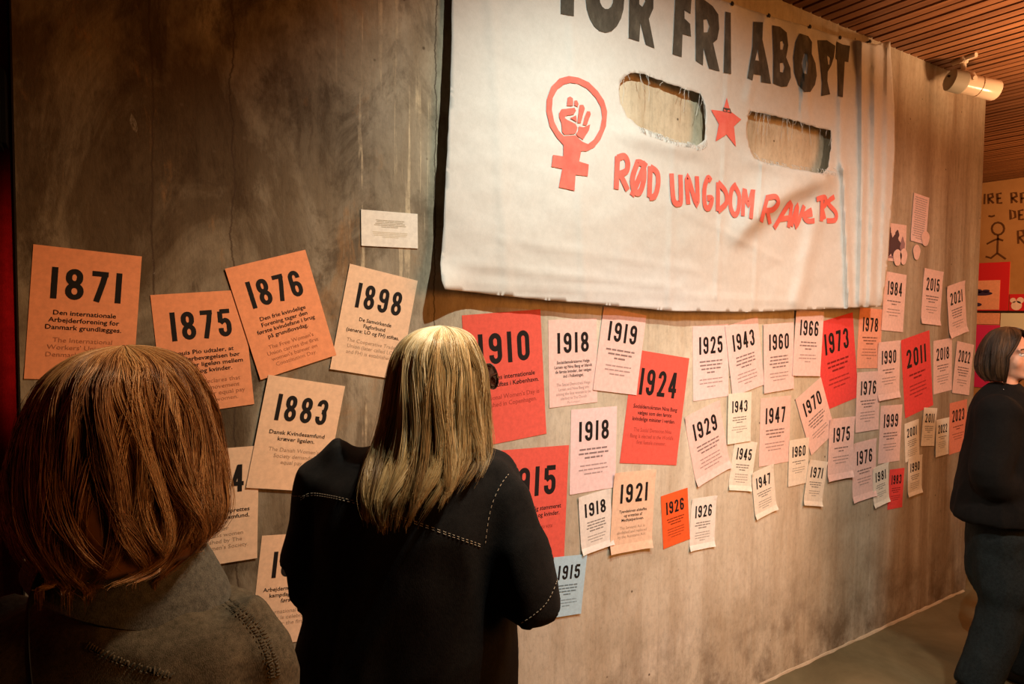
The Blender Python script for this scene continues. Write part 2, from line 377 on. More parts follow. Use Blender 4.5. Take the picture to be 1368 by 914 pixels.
# ------------------------------------------------------------------ papers
PSIZE = {'R': (.297, .42), 'M': (.21, .297), 'S': (.148, .21), 'T': (.173, .101), 'V': (.16, .25)}
PAPERS = {
'1871': ('M', 0.0148, 1.6181, -4.33),
'1875': ('M', 0.2646, 1.5284, 5.0),
'1876': ('M', 0.4563, 1.6242, 16.45),
'1883': ('M', 0.491, 1.2988, -11.28),
'1884': ('M', 0.2844, 1.1336, -1.36),
'1890': ('M', 0.4864, 0.8793, -6.57),
'1898': ('M', 0.7124, 1.5988, -11.13),
'1910': ('R', 1.1577, 1.4243, 4.22),
'1915': ('R', 1.2602, 0.9734, -2.16),
'1924': ('R', 1.8304, 1.2734, -8.29),
'1973': ('R', 3.0247, 1.4155, 10.13),
'2011': ('R', 3.769, 1.3247, 9.85),
'1925': ('M', 2.134, 1.4414, 2.39),
'1943': ('M', 2.3421, 1.459, 11.25),
'1960': ('M', 2.5667, 1.4478, 2.96),
'1966': ('M', 2.7743, 1.5055, -2.96),
'1978': ('M', 3.2928, 1.5199, -2.03),
'1990': ('M', 3.4759, 1.3544, 2.27),
'2018': ('M', 4.0439, 1.3566, 4.23),
'2022': ('M', 4.2813, 1.333, -7.29),
'2021': ('M', 4.179, 1.6726, 11.38),
'2015': ('M', 3.8958, 1.7354, -3.45),
'1984': ('M', 3.5032, 1.7029, -3.38),
'1929': ('M', 2.1267, 1.1139, 15.68),
'1947': ('M', 2.5599, 1.1253, 0.03),
'1921': ('M', 1.7202, 0.9005, -3.08),
'1918b': ('M', 1.5299, 1.1497, -0.35),
'1918': ('M', 1.4327, 1.4636, 1.81),
'1919': ('M', 1.6457, 1.4944, -8.44),
'1970': ('M', 2.8569, 1.1668, 26.3),
'1975': ('M', 3.0659, 0.9947, -0.69),
'1976': ('M', 3.2916, 1.2066, -0.14),
'1976b': ('M', 3.284, 0.8618, 2.45),
'1999': ('M', 3.5168, 1.0237, -1.71),
'2023': ('M', 4.2541, 0.9968, 3.09),
'1943w': ('S', 2.3127, 1.2016, 0.34),
'1945w': ('S', 2.3468, 0.9952, -10.06),
'1947w': ('S', 2.4928, 0.865, 9.7),
'1926w': ('S', 2.1086, 0.7899, -2.35),
'1926o': ('S', 1.9502, 0.8352, 5.38),
'1918w': ('S', 1.5436, 0.8901, 5.21),
'1915b': ('S', 1.4174, 0.6832, -6.72),
'1960w': ('S', 2.7345, 0.9674, 0.29),
'1971w': ('S', 2.8647, 0.8533, -10.76),
'2001w': ('S', 3.7391, 0.9665, 6.41),
'2011w': ('S', 3.912, 1.0256, -5.43),
'2022w': ('S', 4.0621, 0.9552, 1.55),
'1981w': ('S', 3.4392, 0.7667, 6.18),
'1983r': ('S', 3.5923, 0.7263, -2.81),
'1990w': ('S', 3.7785, 0.7724, 3.01),
'label': ('T', 0.7573, 1.868, 0.76),
'sheet': ('V', 3.7307, 2.1436, -4.17),
}
T = {
'1871': (['Den internationale', 'Arbejderforening for', 'Danmark grundlægges.'], ['The International', "Workers' Union for", 'Denmark is founded.'], .70, .66),
'1875': (['Louis Pio udtaler, at', 'arbejderbevægelsen bør', 'kæmpe for ligeløn mellem', 'mænd og kvinder.'], ['Louis Pio declares that', 'the labour movement', 'should fight for equal pay', 'of men and women.'], .84, .82),
'1876': (['Den frie kvindelige', 'Forening tager den', 'første kvindefane i brug', 'på grundlovsdag.'], ["The Free Women's", 'Union carries the first', "women's banner on", 'Constitution Day.'], .74, .66),
'1898': (['De Samvirkende', 'Fagforbund', '(senere: LO og FH) stiftes.'], ['The Cooperative Trade', 'Union (later called LO', 'and FH) is established.'], .76, .70),
'1883': (['Dansk Kvindesamfund', 'kræver ligeløn.'], ["The Danish Women's", 'Society demands', 'equal pay.'], .71, .64),
'1884': (['Skole for', 'arbejderkvinder oprettes', 'af Dansk Kvindesamfund.'], ['School for', 'working-class women', 'is established by The', "Danish Women's Society."], .80, .78),
'1890o': (['Arbejdernes internationale', 'kampdag 1. maj fejres', 'første gang.'], ["International Workers'", 'Day is celebrated 1', 'May for the first time.'], .82, .72),
'1910': (['Kvindernes internationale', 'kampdag stiftes i København.'], ["International Women's Day is", 'established in Copenhagen.'], .86, .86),
'1915': (['Kvinder får endelig stemmeret', 'på lige fod, mænd og kvinder.'], ['Women get the right to vote', 'and other things.'], .84, .62),
'1924': (['Socialdemokraten Nina Bang', 'vælges som den første', 'kvindelige minister i verden.'], ['The Social Democrat Nina', "Bang is elected as the World's", 'first female minister.'], .78, .76),
'1918': (['Socialdemokraterne Helga', 'Larsen og Nina Bang er blandt', 'de første kvinder, der vælges', 'ind i Folketinget.'], ['The Social Democrats Helga', 'Larsen and Nina Bang are', 'among the first women to be', 'elected to The Danish', 'Parliament.'], .78, .72),
'1921': (['Tyendeloven afskaffes', 'og erstattes af', 'Medhjælperloven.'], ['The Servants Act is', 'abolished and replaced', 'by the Assistants Act.'], .66, .70),
}
# key: colour, stacking layer, label
L = {
'1871': ('orange', 0, 'orange paper sheet headed 1871, leftmost on the concrete wall'),
'1875': ('orange', 0, 'orange paper sheet headed 1875, its corner under the tilted 1876 sheet'),
'1876': ('orange', 1, 'bright orange sheet headed 1876, tilted, on the concrete wall'),
'1883': ('peach', 2, 'peach paper sheet headed 1883 on the concrete wall above the dark sleeve'),
'1884': ('peach', 1, 'peach sheet half hidden by the red-blonde bob, only a 4 of its year showing'),
'1890': ('peach', 0, 'peach sheet low on the wall behind the left sleeve of the black jacket'),
'1898': ('peach', 1, 'pale peach sheet headed 1898, tilted, on the wall under the white label'),
'1910': ('red', 0, 'large red sheet headed 1910 beside the blonde woman in glasses'),
'1915': ('red', 1, 'large red sheet headed 1915 behind the right shoulder of the black jacket'),
'1924': ('red', 0, 'large red sheet headed 1924, tilted, partly under the 1919 sheet'),
'1973': ('deep', 0, 'large red sheet headed 1973 hanging tilted under the banner'),
'2011': ('deep', 0, 'large red sheet headed 2011, furthest right of the big red sheets'),
'1925': ('blush', 0, 'pale pink sheet headed 1925 under the banner edge'),
'1943': ('blush', 1, 'larger pale pink sheet headed 1943, tilted, in the banner shadow'),
'1960': ('blush', 2, 'larger pale pink sheet headed 1960 just below the banner'),
'1966': ('blush', 3, 'pale pink sheet headed 1966 overlapping the red 1973 sheet'),
'1978': ('salmon', 0, 'salmon sheet headed 1978 under the right corner of the banner'),
'1990': ('pink', 1, 'pink sheet headed 1990, left of the big red 2011 sheet'),
'2018': ('pink', 0, 'pink sheet headed 2018, right of the big red 2011 sheet'),
'2022': ('pink', 1, 'larger pink sheet headed 2022 behind the shoulder of the dark-haired person'),
'2021': ('pink', 1, 'pink sheet headed 2021, tilted, highest at the right end of the wall'),
'2015': ('pink', 0, 'pink sheet headed 2015 right of the banner'),
'1984': ('pink', 1, 'pink sheet headed 1984, half behind the right edge of the banner'),
'1929': ('pink', 0, 'pink sheet headed 1929, tilted, below the 1925 sheet'),
'1947': ('pink', 0, 'larger pink sheet headed 1947 below the 1960 sheet'),
'1921': ('peach', 2, 'salmon pink sheet headed 1921 below the big red 1924 sheet'),
'1918b': ('blush', 0, 'pale lilac pink sheet headed 1918 left of the big red 1924 sheet'),
'1918': ('pink', 0, 'pink sheet headed 1918 right under the banner, left of 1919'),
'1919': ('pink', 1, 'pink sheet headed 1919, its top in the banner shadow'),
'1970': ('pink', 1, 'pink sheet headed 1970, strongly tilted, left of the red 1973 sheet'),
'1975': ('pink', 2, 'pink sheet headed 1975 below the red 1973 sheet'),
'1976': ('pink', 1, 'upper pink sheet headed 1976, right of the red 1973 sheet'),
'1976b': ('pink', 0, 'lower pink sheet headed 1976, above bare concrete'),
'1999': ('pink', 0, 'pink sheet headed 1999 below the 1990 sheet'),
'2023': ('coral', 0, 'coral orange sheet at the right end of the wall, half behind the black jacket'),
'1943w': ('cream', 2, 'small white sheet headed 1943 under the pink 1943 sheet'),
'1945w': ('cream', 0, 'small white sheet headed 1945 below the small 1943 sheet'),
'1947w': ('cream', 1, 'small white sheet headed 1947, tilted, low on the wall'),
'1926w': ('white', 0, 'small white sheet headed 1926 beside the small orange red one'),
'1926o': ('vermilion', 0, 'small orange red sheet headed 1926, tilted, low on the wall'),
'1918w': ('white', 1, 'small white sheet headed 1918 with its corner under the 1921 sheet'),
'1915b': ('blue', 2, 'small light blue sheet headed 1915, the only blue one'),
'1960w': ('cream', 1, 'small white sheet headed 1960 below the tilted pink 1970 sheet'),
'1971w': ('cream', 2, 'small white sheet headed 1971, lowest in the middle of the wall'),
'2001w': ('cream', 0, 'small white sheet headed 2001 under the tip of the red 2011 sheet'),
'2011w': ('cream', 1, 'small white sheet headed 2011 under the big red 2011 sheet'),
'2022w': ('cream', 2, 'small white sheet headed 2022 beside the coral orange sheet'),
'1981w': ('cream', 1, 'small white sheet headed 1981 left of the small red 1983 sheet'),
'1983r': ('deep', 0, 'small red sheet headed 1983, lowest at the right of the wall'),
'1990w': ('cream', 1, 'small white sheet headed 1990 right of the small red 1983 sheet'),
}
def sheet_mesh(w, h, lift, name='paper_sheet', seed=0):
    nx, nz = 8, 10; bm = bmesh.new(); th = .0003
    def yy(a, b):                        # a, b in -1..1 ; corners and lower edge stand off the wall a little
        k = max(0, -b-.72)/.28
        c = max(0, abs(a)+abs(b)-1.55)/.45
        return -(lift*(k*k*.8+c*c*(.4+.5*((seed*(2 if a > 0 else 3)*(1 if b > 0 else 5)) % 7)/7)))
    g = [[[bm.verts.new((w*(i/nx-.5), yy(2*i/nx-1, 2*j/nz-1)+s*th, h*(j/nz-.5))) for j in range(nz+1)] for i in range(nx+1)] for s in (0, 1)]
    for i in range(nx):
        for j in range(nz):
            bm.faces.new((g[0][i][j], g[0][i+1][j], g[0][i+1][j+1], g[0][i][j+1]))
            bm.faces.new((g[1][i][j+1], g[1][i+1][j+1], g[1][i+1][j], g[1][i][j]))
    rim = [(i, 0) for i in range(nx)]+[(nx, j) for j in range(nz)]+[(i, nz) for i in range(nx, 0, -1)]+[(0, j) for j in range(nz, 0, -1)]
    for (a, b), (c, d) in zip(rim, rim[1:]+rim[:1]): bm.faces.new((g[0][c][d], g[0][a][b], g[1][a][b], g[1][c][d]))
    return bm_mesh(bm, name)
def build_papers():
    rng = random.Random(7)
    for i, (key, (cls, u, v, ang)) in enumerate(PAPERS.items()):
        if key in ('label', 'sheet'): continue
        col, layer, label = L[key]; w, h = PSIZE[cls]; s = w/.21
        y = -(.0012+.0024*layer)
        p = link('year_sheet', sheet_mesh(w, h, .007 if key in ('1947w', '1945w', '1971w', '1926w', '1918w', '1990w', '1981w', '1921', '1929', '2021', '2015', '1976b', '1975', '1990') else .0008, seed=i), mat=PMAT[col], loc=(u, y, v), rot=(0, -math.radians(ang), 0))
        tag(p, label, 'paper sheet', 'year sheets taped to the concrete wall')
        digits = key[:4]; eps = .0005
        yw = .137*s*(1.04 if digits[0] == '2' else 1.0); yh = .0705*s
        zt = h/2-.045*s
        link('year_number', year_mesh(digits, yw, yh, eps), p, INK, loc=(0, 0, zt-yh/2))
        tk = '1890o' if key == '1890' else key
        z = h/2-.139*s; pitch = .0164*s; size = .0150*s
        gi = grey_ink(PCOL[col])
        if tk in T:
            dk, en, f1, f2 = T[tk]
            if len(dk) > 3 or len(en) > 3: pitch *= .98
            link('caption', text_mesh(dk, w*f1, pitch, size, eps, True), p, INK, loc=(0, 0, z))
            z -= pitch*(len(dk)+.75)
            e = link('caption', text_mesh(en, w*f2, pitch, size, eps, False), p, gi, loc=(0, 0, z)); e['label'] = 'paler lower caption'
        else:
            n1 = rng.choice((2, 3, 3, 4)); n2 = rng.choice((3, 3, 4)); bi = grey_ink(tuple(c*.62 for c in PCOL[col]))
            pitch = .0150*s; size = .013*s
            link('caption', bar_mesh(rng, n1, w*.66, pitch, size, eps), p, bi, loc=(0, 0, z))
            z -= pitch*(n1+.9)
            e = link('caption', bar_mesh(rng, n2, w*.66, pitch, size*.8, eps), p, gi, loc=(0, 0, z)); e['label'] = 'paler lower caption'
build_papers()
def hidden_sheets():
    # a sheet whose corner shows between 1883 and the black jacket, and one behind the blonde head
    for (u, v, a, c, lab) in ((.820, 1.322, 6.0, 'orange', 'orange sheet mostly hidden behind the blonde woman and the 1883 sheet'),
                              (.985, 1.475, -2.0, 'peach', 'peach sheet mostly hidden behind the blonde head, edge beside 1898')):
        p = link('year_sheet', sheet_mesh(.21, .297, .0), mat=PMAT[c], loc=(u+.06, -.0005, v-.06), rot=(0, -math.radians(a), 0))
        tag(p, lab, 'paper sheet', 'year sheets taped to the concrete wall')
hidden_sheets()
def wall_label():
    cls, u, v, a = PAPERS['label']; rng = random.Random(3)
    bm = bmesh.new(); box(bm, -.0865, .0865, -.003, 0, -.0505, .0505); bmesh.ops.bevel(bm, geom=bm.edges[:], offset=.0004, segments=1, affect='EDGES')
    p = link('wall_label', bm_mesh(bm, 'wall_label'), mat=PMAT['white'], loc=(u, -.001, v), rot=(0, -math.radians(a), 0))
    tag(p, 'white landscape label card with fine print left of the banner', 'label')
    link('caption', bar_mesh(rng, 5, .10, .0046, .0036, .0034), p, grey_ink((.75, .66, .45)), loc=(0, 0, .026))
    link('caption', bar_mesh(rng, 4, .118, .0046, .003, .0034), p, grey_ink((1.2, 1.05, .75)), loc=(0, 0, -.008))
wall_label()
def right_cards():
    cls, u, v, a = PAPERS['sheet']; rng = random.Random(5)
    p = link('text_sheet', sheet_mesh(.16, .25, .002, 'text_sheet'), mat=PMAT['blush'], loc=(u, -.0035, v), rot=(0, -math.radians(a), 0))
    tag(p, 'pale sheet of close printed text high on the wall right of the banner', 'paper sheet')
    link('caption', bar_mesh(rng, 19, .13, .0117, .010, .0005), p, grey_ink((.95, .78, .75)), loc=(0, 0, .112))
    # photo card with two figures, half behind the banner
    bm = bmesh.new(); box(bm, -.125, .125, -.002, 0, -.095, .095)
    p = link('photo_card', bm_mesh(bm, 'photo_card'), mat=PMAT['pink'], loc=(3.475, -.001, 2.005), rot=(0, 0, 0))
    tag(p, 'pink photo card with dark printed figures beside the banner edge', 'photo card')
    bm = bmesh.new()
    def blob(cx, cz, rx, rz, k):
        n = 18; vs = [bm.verts.new((cx+rx*math.cos(2*PI*i/n)*(1+.18*math.sin(i*2.3+k)), -.0026-.0001*k, cz+rz*math.sin(2*PI*i/n)*(1+.15*math.sin(i*1.7+k)))) for i in range(n)]; bm.faces.new(vs)
    blob(.02, -.02, .05, .055, 0); blob(.035, .042, .018, .022, 1); blob(-.05, -.01, .05, .06, 2); blob(-.045, .055, .02, .022, 3)
    link('figures', bm_mesh(bm, 'figures'), p, mat('photo print ink', (.10, .055, .06), .8, .1))
    bm = bmesh.new()
    for (cx, cz, rx, rz, k) in ((.09, -.02, .022, .05, 0), (.01, -.075, .08, .006, 1)):
        blob(cx, cz, rx, rz, k+6)
    link('figures', bm_mesh(bm, 'figures'), p, mat('grey print ink', (.33, .20, .22), .8, .1))
    for (uu, vv, rx, rz, lab) in ((3.79, 2.045, .042, .040, 'round pink paper cut-out at the lower right corner of the text sheet'), (3.705, 1.968, .036, .040, 'round pink paper cut-out below the text sheet'),
                            (3.515, 1.93, .04, .042, 'round pink paper cut-out on the photo card, the left of its two'), (3.575, 1.938, .034, .042, 'round pink paper cut-out on the corner of the photo card')):
        bm = bmesh.new(); n = 24
        r0 = [(rx*math.cos(2*PI*i/n)*(1+.10*math.sin(3*2*PI*i/n)), -.0006, rz*math.sin(2*PI*i/n)) for i in range(n)]
        loft(bm, [[(x, .0, z) for x, y, z in r0], r0]); bmesh.ops.recalc_face_normals(bm, faces=bm.faces)
        tag(link('paper_cutout', bm_mesh(bm, 'paper_cutout'), mat=PMAT['pink'], loc=(uu, -.0062, vv)), lab, 'paper cut-out', 'pink paper cut-outs')
right_cards()

# ------------------------------------------------------------------ banner
OUTLINE = [[0.933,2.4991],[0.9321,2.4411],[0.9279,2.3263],[0.9059,1.8875],[0.8967,1.7754],[0.9007,1.7251],[0.9109,1.7001],[0.952,1.6967],[1.1949,1.679],[1.3756,1.6696],[1.8699,1.6428],[2.3022,1.6433],[2.695,1.6562],[3.2297,1.6756],[3.2584,1.8641],[3.273,2.141],[3.2902,2.426],[3.2843,2.6329],[3.2664,2.8084],[3.2486,2.9337],[3.1502,2.898],[2.8615,2.8806],[2.6519,2.878],[2.3758,2.8581],[2.1532,2.8491]]
NAILS = [[2.1533,2.8466],[2.3783,2.8557],[2.652,2.8749],[2.8722,2.878],[3.056,2.8918]]
HOLES = [[[1.6326,2.4742],[1.7028,2.4808],[1.834,2.4731],[1.9244,2.4693],[1.9936,2.4677],[2.0199,2.4265],[2.0185,2.2941],[1.9714,2.2649],[1.9306,2.2703],[1.84,2.2672],[1.7564,2.2814],[1.676,2.2921],[1.621,2.3174],[1.5895,2.3626],[1.5825,2.4059],[1.5953,2.4417]],[[2.2845,2.4506],[2.3844,2.4555],[2.5555,2.4612],[2.6987,2.4562],[2.7471,2.4528],[2.8303,2.4562],[2.8309,2.374],[2.8105,2.2935],[2.7705,2.2587],[2.633,2.2557],[2.4712,2.2567],[2.3673,2.2597],[2.3105,2.2662],[2.278,2.307],[2.2627,2.3555],[2.2703,2.4229]]]
PAINT_BLACK = [[[[1.3329,2.6027],[1.3365,2.7912],[1.4561,2.8164],[1.4537,2.7769],[1.386,2.7651],[1.3854,2.71],[1.4325,2.7178],[1.4315,2.6836],[1.3876,2.6771],[1.386,2.608]],[]],[[[1.6082,2.7243],[1.6047,2.6867],[1.5928,2.6507],[1.5738,2.62],[1.5497,2.5976],[1.523,2.5857],[1.4965,2.5853],[1.4725,2.5961],[1.4535,2.6171],[1.4411,2.646],[1.4364,2.68],[1.4397,2.7162],[1.4509,2.7509],[1.4688,2.7812],[1.4919,2.804],[1.5181,2.8171],[1.5448,2.819],[1.5695,2.8094],[1.5896,2.7889],[1.603,2.7596]],[[[1.5588,2.7141],[1.5561,2.696],[1.5475,2.68],[1.535,2.6692],[1.521,2.6657],[1.5082,2.6701],[1.4993,2.6816],[1.4959,2.6978],[1.4986,2.7156],[1.507,2.7315],[1.5193,2.7425],[1.5333,2.7462],[1.5462,2.7419],[1.5553,2.7305]]]],[[[1.6288,2.5922],[1.6316,2.7202],[1.6303,2.8212],[1.6937,2.8338],[1.7304,2.8181],[1.7482,2.7708],[1.7473,2.7247],[1.7249,2.6817],[1.7529,2.584],[1.7095,2.5878],[1.6839,2.6589],[1.6784,2.5913]],[[[1.6791,2.7734],[1.7026,2.7718],[1.7085,2.7398],[1.6932,2.7161],[1.6787,2.7219]]]],[[[1.8581,2.778],[1.8442,2.583],[1.8915,2.5823],[1.8963,2.6684],[1.9414,2.6689],[1.9367,2.715],[1.9071,2.7275],[1.9062,2.7579],[1.9387,2.7523],[1.9436,2.7998],[1.9492,2.8258],[1.8604,2.8187]],[]],[[[1.9657,2.8164],[1.9668,2.5849],[2.0066,2.5754],[2.0097,2.6431],[2.0401,2.5708],[2.1011,2.5717],[2.0632,2.6728],[2.0869,2.6916],[2.0982,2.7351],[2.0933,2.7883],[2.0613,2.812],[2.0148,2.8235]],[[[2.0091,2.7475],[2.0296,2.7552],[2.043,2.7311],[2.0313,2.7055],[2.0106,2.7007]]]],[[[2.1345,2.8097],[2.166,2.813],[2.1679,2.575],[2.124,2.5718]],[]],[[[2.3036,2.8116],[2.3642,2.824],[2.361,2.7533],[2.3967,2.6552],[2.4168,2.5852],[2.3531,2.5788],[2.3519,2.6066],[2.3047,2.6021],[2.2983,2.5754],[2.2661,2.5789],[2.2984,2.7112]],[[[2.331,2.7086],[2.3405,2.6628],[2.3155,2.66]]]],[[[2.4243,2.8259],[2.4759,2.8322],[2.5213,2.8192],[2.5319,2.7671],[2.5179,2.7146],[2.5468,2.6758],[2.5503,2.6365],[2.5235,2.5941],[2.4872,2.5858],[2.4309,2.5889],[2.432,2.7062]],[[[2.4772,2.7698],[2.4946,2.7786],[2.5049,2.7661],[2.4963,2.7421],[2.4786,2.7382]],[[2.4748,2.6809],[2.4988,2.6883],[2.5076,2.6728],[2.4966,2.6469],[2.4764,2.6458]]]],[[[2.611,2.8356],[2.6691,2.8373],[2.6951,2.8175],[2.6935,2.7661],[2.7204,2.7305],[2.7296,2.6807],[2.7166,2.6371],[2.6848,2.6006],[2.6434,2.5923],[2.6007,2.6159],[2.5738,2.6611],[2.5667,2.7248],[2.584,2.7935]],[[[2.6396,2.7575],[2.6604,2.7593],[2.6689,2.7203],[2.6604,2.6718],[2.6354,2.6731],[2.6227,2.7111]]]],[[[2.7322,2.8331],[2.799,2.8472],[2.8592,2.835],[2.8491,2.7816],[2.8298,2.7412],[2.8059,2.7105],[2.8038,2.6683],[2.8235,2.6141],[2.7608,2.5957],[2.7665,2.6512],[2.7483,2.7618]],[[[2.8006,2.7825],[2.8281,2.7749],[2.8212,2.7448],[2.8085,2.7424]]]],[[[2.8683,2.8563],[2.9096,2.8515],[2.9635,2.8559],[2.9519,2.78],[2.9263,2.7778],[2.9132,2.6157],[2.8789,2.6154],[2.875,2.7761],[2.8638,2.7766]],[]]]
PAINT_SYMBOL = [[[[1.3639,2.4092],[1.4038,2.4118],[1.4479,2.4049],[1.4867,2.3829],[1.5146,2.356],[1.5285,2.3213],[1.523,2.2708],[1.4997,2.2228],[1.4712,2.1916],[1.4396,2.175],[1.4082,2.1707],[1.3435,2.181],[1.3162,2.2007],[1.2861,2.2338],[1.2725,2.2783],[1.2743,2.3159],[1.2929,2.3612],[1.325,2.3931]],[[[1.3704,2.3886],[1.4042,2.3908],[1.442,2.382],[1.4775,2.3592],[1.5007,2.3314],[1.5067,2.2979],[1.4958,2.2567],[1.4707,2.2185],[1.4455,2.1992],[1.4201,2.2039],[1.3918,2.2205],[1.343,2.2104],[1.3218,2.2252],[1.3035,2.2506],[1.2941,2.2866],[1.2976,2.3247],[1.3167,2.3563],[1.3433,2.3778]]]],[[[1.3433,2.1952],[1.4204,2.1918],[1.4088,2.1369],[1.4499,2.1324],[1.4462,2.0927],[1.3941,2.0914],[1.3907,2.0387],[1.3259,2.0429],[1.3387,2.104],[1.2951,2.1058],[1.3004,2.1442],[1.3423,2.145]],[]],[[[1.3591,2.338],[1.3693,2.3432],[1.3804,2.3395],[1.3821,2.3159],[1.3553,2.3103]],[]],[[[1.3867,2.3334],[1.3978,2.3354],[1.4042,2.3245],[1.4006,2.3143],[1.387,2.3177]],[]],[[[1.4086,2.3229],[1.4241,2.3256],[1.4306,2.3146],[1.4128,2.2633],[1.3991,2.2621],[1.4046,2.3005]],[]],[[[1.4402,2.3075],[1.4529,2.3086],[1.4563,2.2995],[1.438,2.26],[1.4222,2.259],[1.4311,2.2904]],[]],[[[1.3326,2.2955],[1.3871,2.3096],[1.3934,2.301],[1.3844,2.2875],[1.351,2.2773],[1.3463,2.2694],[1.3573,2.265],[1.3911,2.2574],[1.3994,2.2467],[1.3947,2.2315],[1.3855,2.2239],[1.346,2.2156],[1.3368,2.2228],[1.3333,2.2507],[1.3241,2.2681],[1.3238,2.2822]],[]],[[[1.3937,2.2867],[1.3966,2.2646],[1.3681,2.2729],[1.3851,2.281]],[]],[[[1.4043,2.2513],[1.4255,2.2517],[1.4537,2.2659],[1.4478,2.2445],[1.4231,2.2106],[1.4024,2.2182],[1.3935,2.2256],[1.4033,2.2377]],[]]]
PAINT_STAR = [[[[2.1422,2.4796],[2.1626,2.4301],[2.2286,2.4084],[2.1852,2.3745],[2.1971,2.2956],[2.14,2.3352],[2.0773,2.2995],[2.0957,2.3699],[2.0508,2.4168],[2.1195,2.4228]],[]]]
PAINT_MASK = [[[[2.1219,2.4371],[2.1623,2.4395],[2.1705,2.4219],[2.1184,2.4222]],[[[2.126,2.4333],[2.1412,2.4295],[2.1379,2.424],[2.124,2.4251]],[[2.1452,2.4298],[2.1595,2.4352],[2.1628,2.4259],[2.1442,2.4243]]]]]
PAINT_STROKES = [[[1.5772,2.176],[1.5737,2.0632]],[[1.5773,2.1704],[1.6089,2.1802],[1.6248,2.1596],[1.6178,2.1303],[1.5816,2.1147]],[[1.5914,2.1159],[1.627,2.066]],[[1.6712,2.1683],[1.6967,2.1629],[1.7042,2.1176],[1.6856,2.0664],[1.658,2.0664],[1.6491,2.1113],[1.6712,2.1683]],[[1.7108,2.1734],[1.6468,2.048]],[[1.7336,2.1618],[1.7317,2.0508]],[[1.7337,2.1589],[1.7684,2.1426],[1.7736,2.1021],[1.7583,2.0593],[1.7317,2.0508]],[[1.8412,2.1491],[1.8547,2.0531],[1.8837,2.0433],[1.8926,2.0618],[1.8877,2.1496]],[[1.9326,2.0454],[1.9243,2.1463],[1.9795,2.0498],[1.976,2.1548]],[[2.0551,2.1458],[2.037,2.1542],[2.0192,2.1107],[2.0251,2.0489],[2.0485,2.0433],[2.0628,2.0786],[2.0357,2.0786]],[[2.0959,2.1451],[2.0982,2.0346]],[[2.0959,2.1451],[2.1409,2.113],[2.1465,2.0709],[2.0998,2.0347]],[[2.1928,2.1425],[2.2232,2.1053],[2.2172,2.0452],[2.1929,2.0295],[2.1712,2.0625],[2.1733,2.1163],[2.1928,2.1425]],[[2.2471,2.0287],[2.2532,2.1328],[2.2791,2.0781],[2.3068,2.1357],[2.2985,2.0221]],[[2.3997,2.1175],[2.3642,2.0136]],[[2.391,2.1138],[2.4536,2.1257],[2.473,2.1021],[2.4378,2.0704],[2.3887,2.0632]],[[2.402,2.0644],[2.4224,2.0098]],[[2.4503,1.9949],[2.5565,2.11],[2.5472,2.0051]],[[2.4853,2.0347],[2.5501,2.0458]],[[2.5657,2.0123],[2.6039,2.1028],[2.5986,2.0147],[2.6511,2.1071]],[[2.7042,2.094],[2.6531,2.066],[2.6732,2.044],[2.7256,2.0481]],[[2.6625,2.0668],[2.7099,2.0766]],[[2.7738,2.0488],[2.7737,2.148]],[[2.7355,2.1415],[2.7927,2.1558],[2.799,2.1262],[2.7709,2.1069]],[[2.7757,2.1073],[2.7964,2.0608]],[[2.8601,2.1651],[2.818,2.1339],[2.8734,2.0961],[2.8702,2.0622],[2.8122,2.0547]]]
GRAFFITI = [[[1.273,2.749],[1.273,2.851]],[[1.236,2.748],[1.243,2.842],[1.207,2.842],[1.2,2.81],[1.238,2.797]],[[1.233,2.794],[1.191,2.748]],[[1.127,2.836],[1.165,2.836],[1.158,2.744],[1.118,2.742]],[[1.163,2.79],[1.131,2.79]],[[1.039,2.728],[1.046,2.829],[1.007,2.823],[1.0,2.79],[1.041,2.774]],[[1.033,2.773],[0.993,2.731]],[[0.93,2.812],[0.965,2.814],[0.96,2.718]],[[0.963,2.763],[0.937,2.763]],[[1.041,2.575],[1.049,2.666],[1.01,2.644],[1.003,2.589],[1.041,2.575]],[[0.939,2.653],[0.977,2.649],[0.971,2.564],[0.933,2.563]],[[0.974,2.607],[0.944,2.607]],[[1.232,2.629],[1.205,2.619],[1.177,2.626]],[[0.97,2.333],[0.978,2.457],[0.936,2.456],[0.924,2.41],[0.969,2.391]],[[0.963,2.39],[0.918,2.333]],[[1.093,2.489],[1.099,2.46],[1.117,2.439],[1.144,2.434],[1.171,2.444],[1.191,2.468],[1.199,2.5],[1.193,2.53],[1.174,2.55],[1.148,2.555],[1.121,2.544],[1.101,2.52],[1.093,2.489]],[[1.143,2.432],[1.143,2.255]],[[1.238,2.351],[1.177,2.383],[1.142,2.395],[1.097,2.373]],[[1.143,2.255],[1.195,2.21],[1.243,2.228]],[[1.143,2.255],[1.068,2.192]],[[0.88,1.964],[0.904,1.97],[0.926,1.984],[0.946,2.006],[0.962,2.035],[0.972,2.068],[0.977,2.103],[0.975,2.138],[0.967,2.17],[0.953,2.197],[0.935,2.218],[0.914,2.23],[0.89,2.233]],[[1.063,2.414],[1.045,2.416],[1.043,2.383],[1.058,2.362]]]
CANVAS = fabric('unbleached cotton sheet', (.57, .575, .56), (.645, .65, .635), 45, .95, .35)
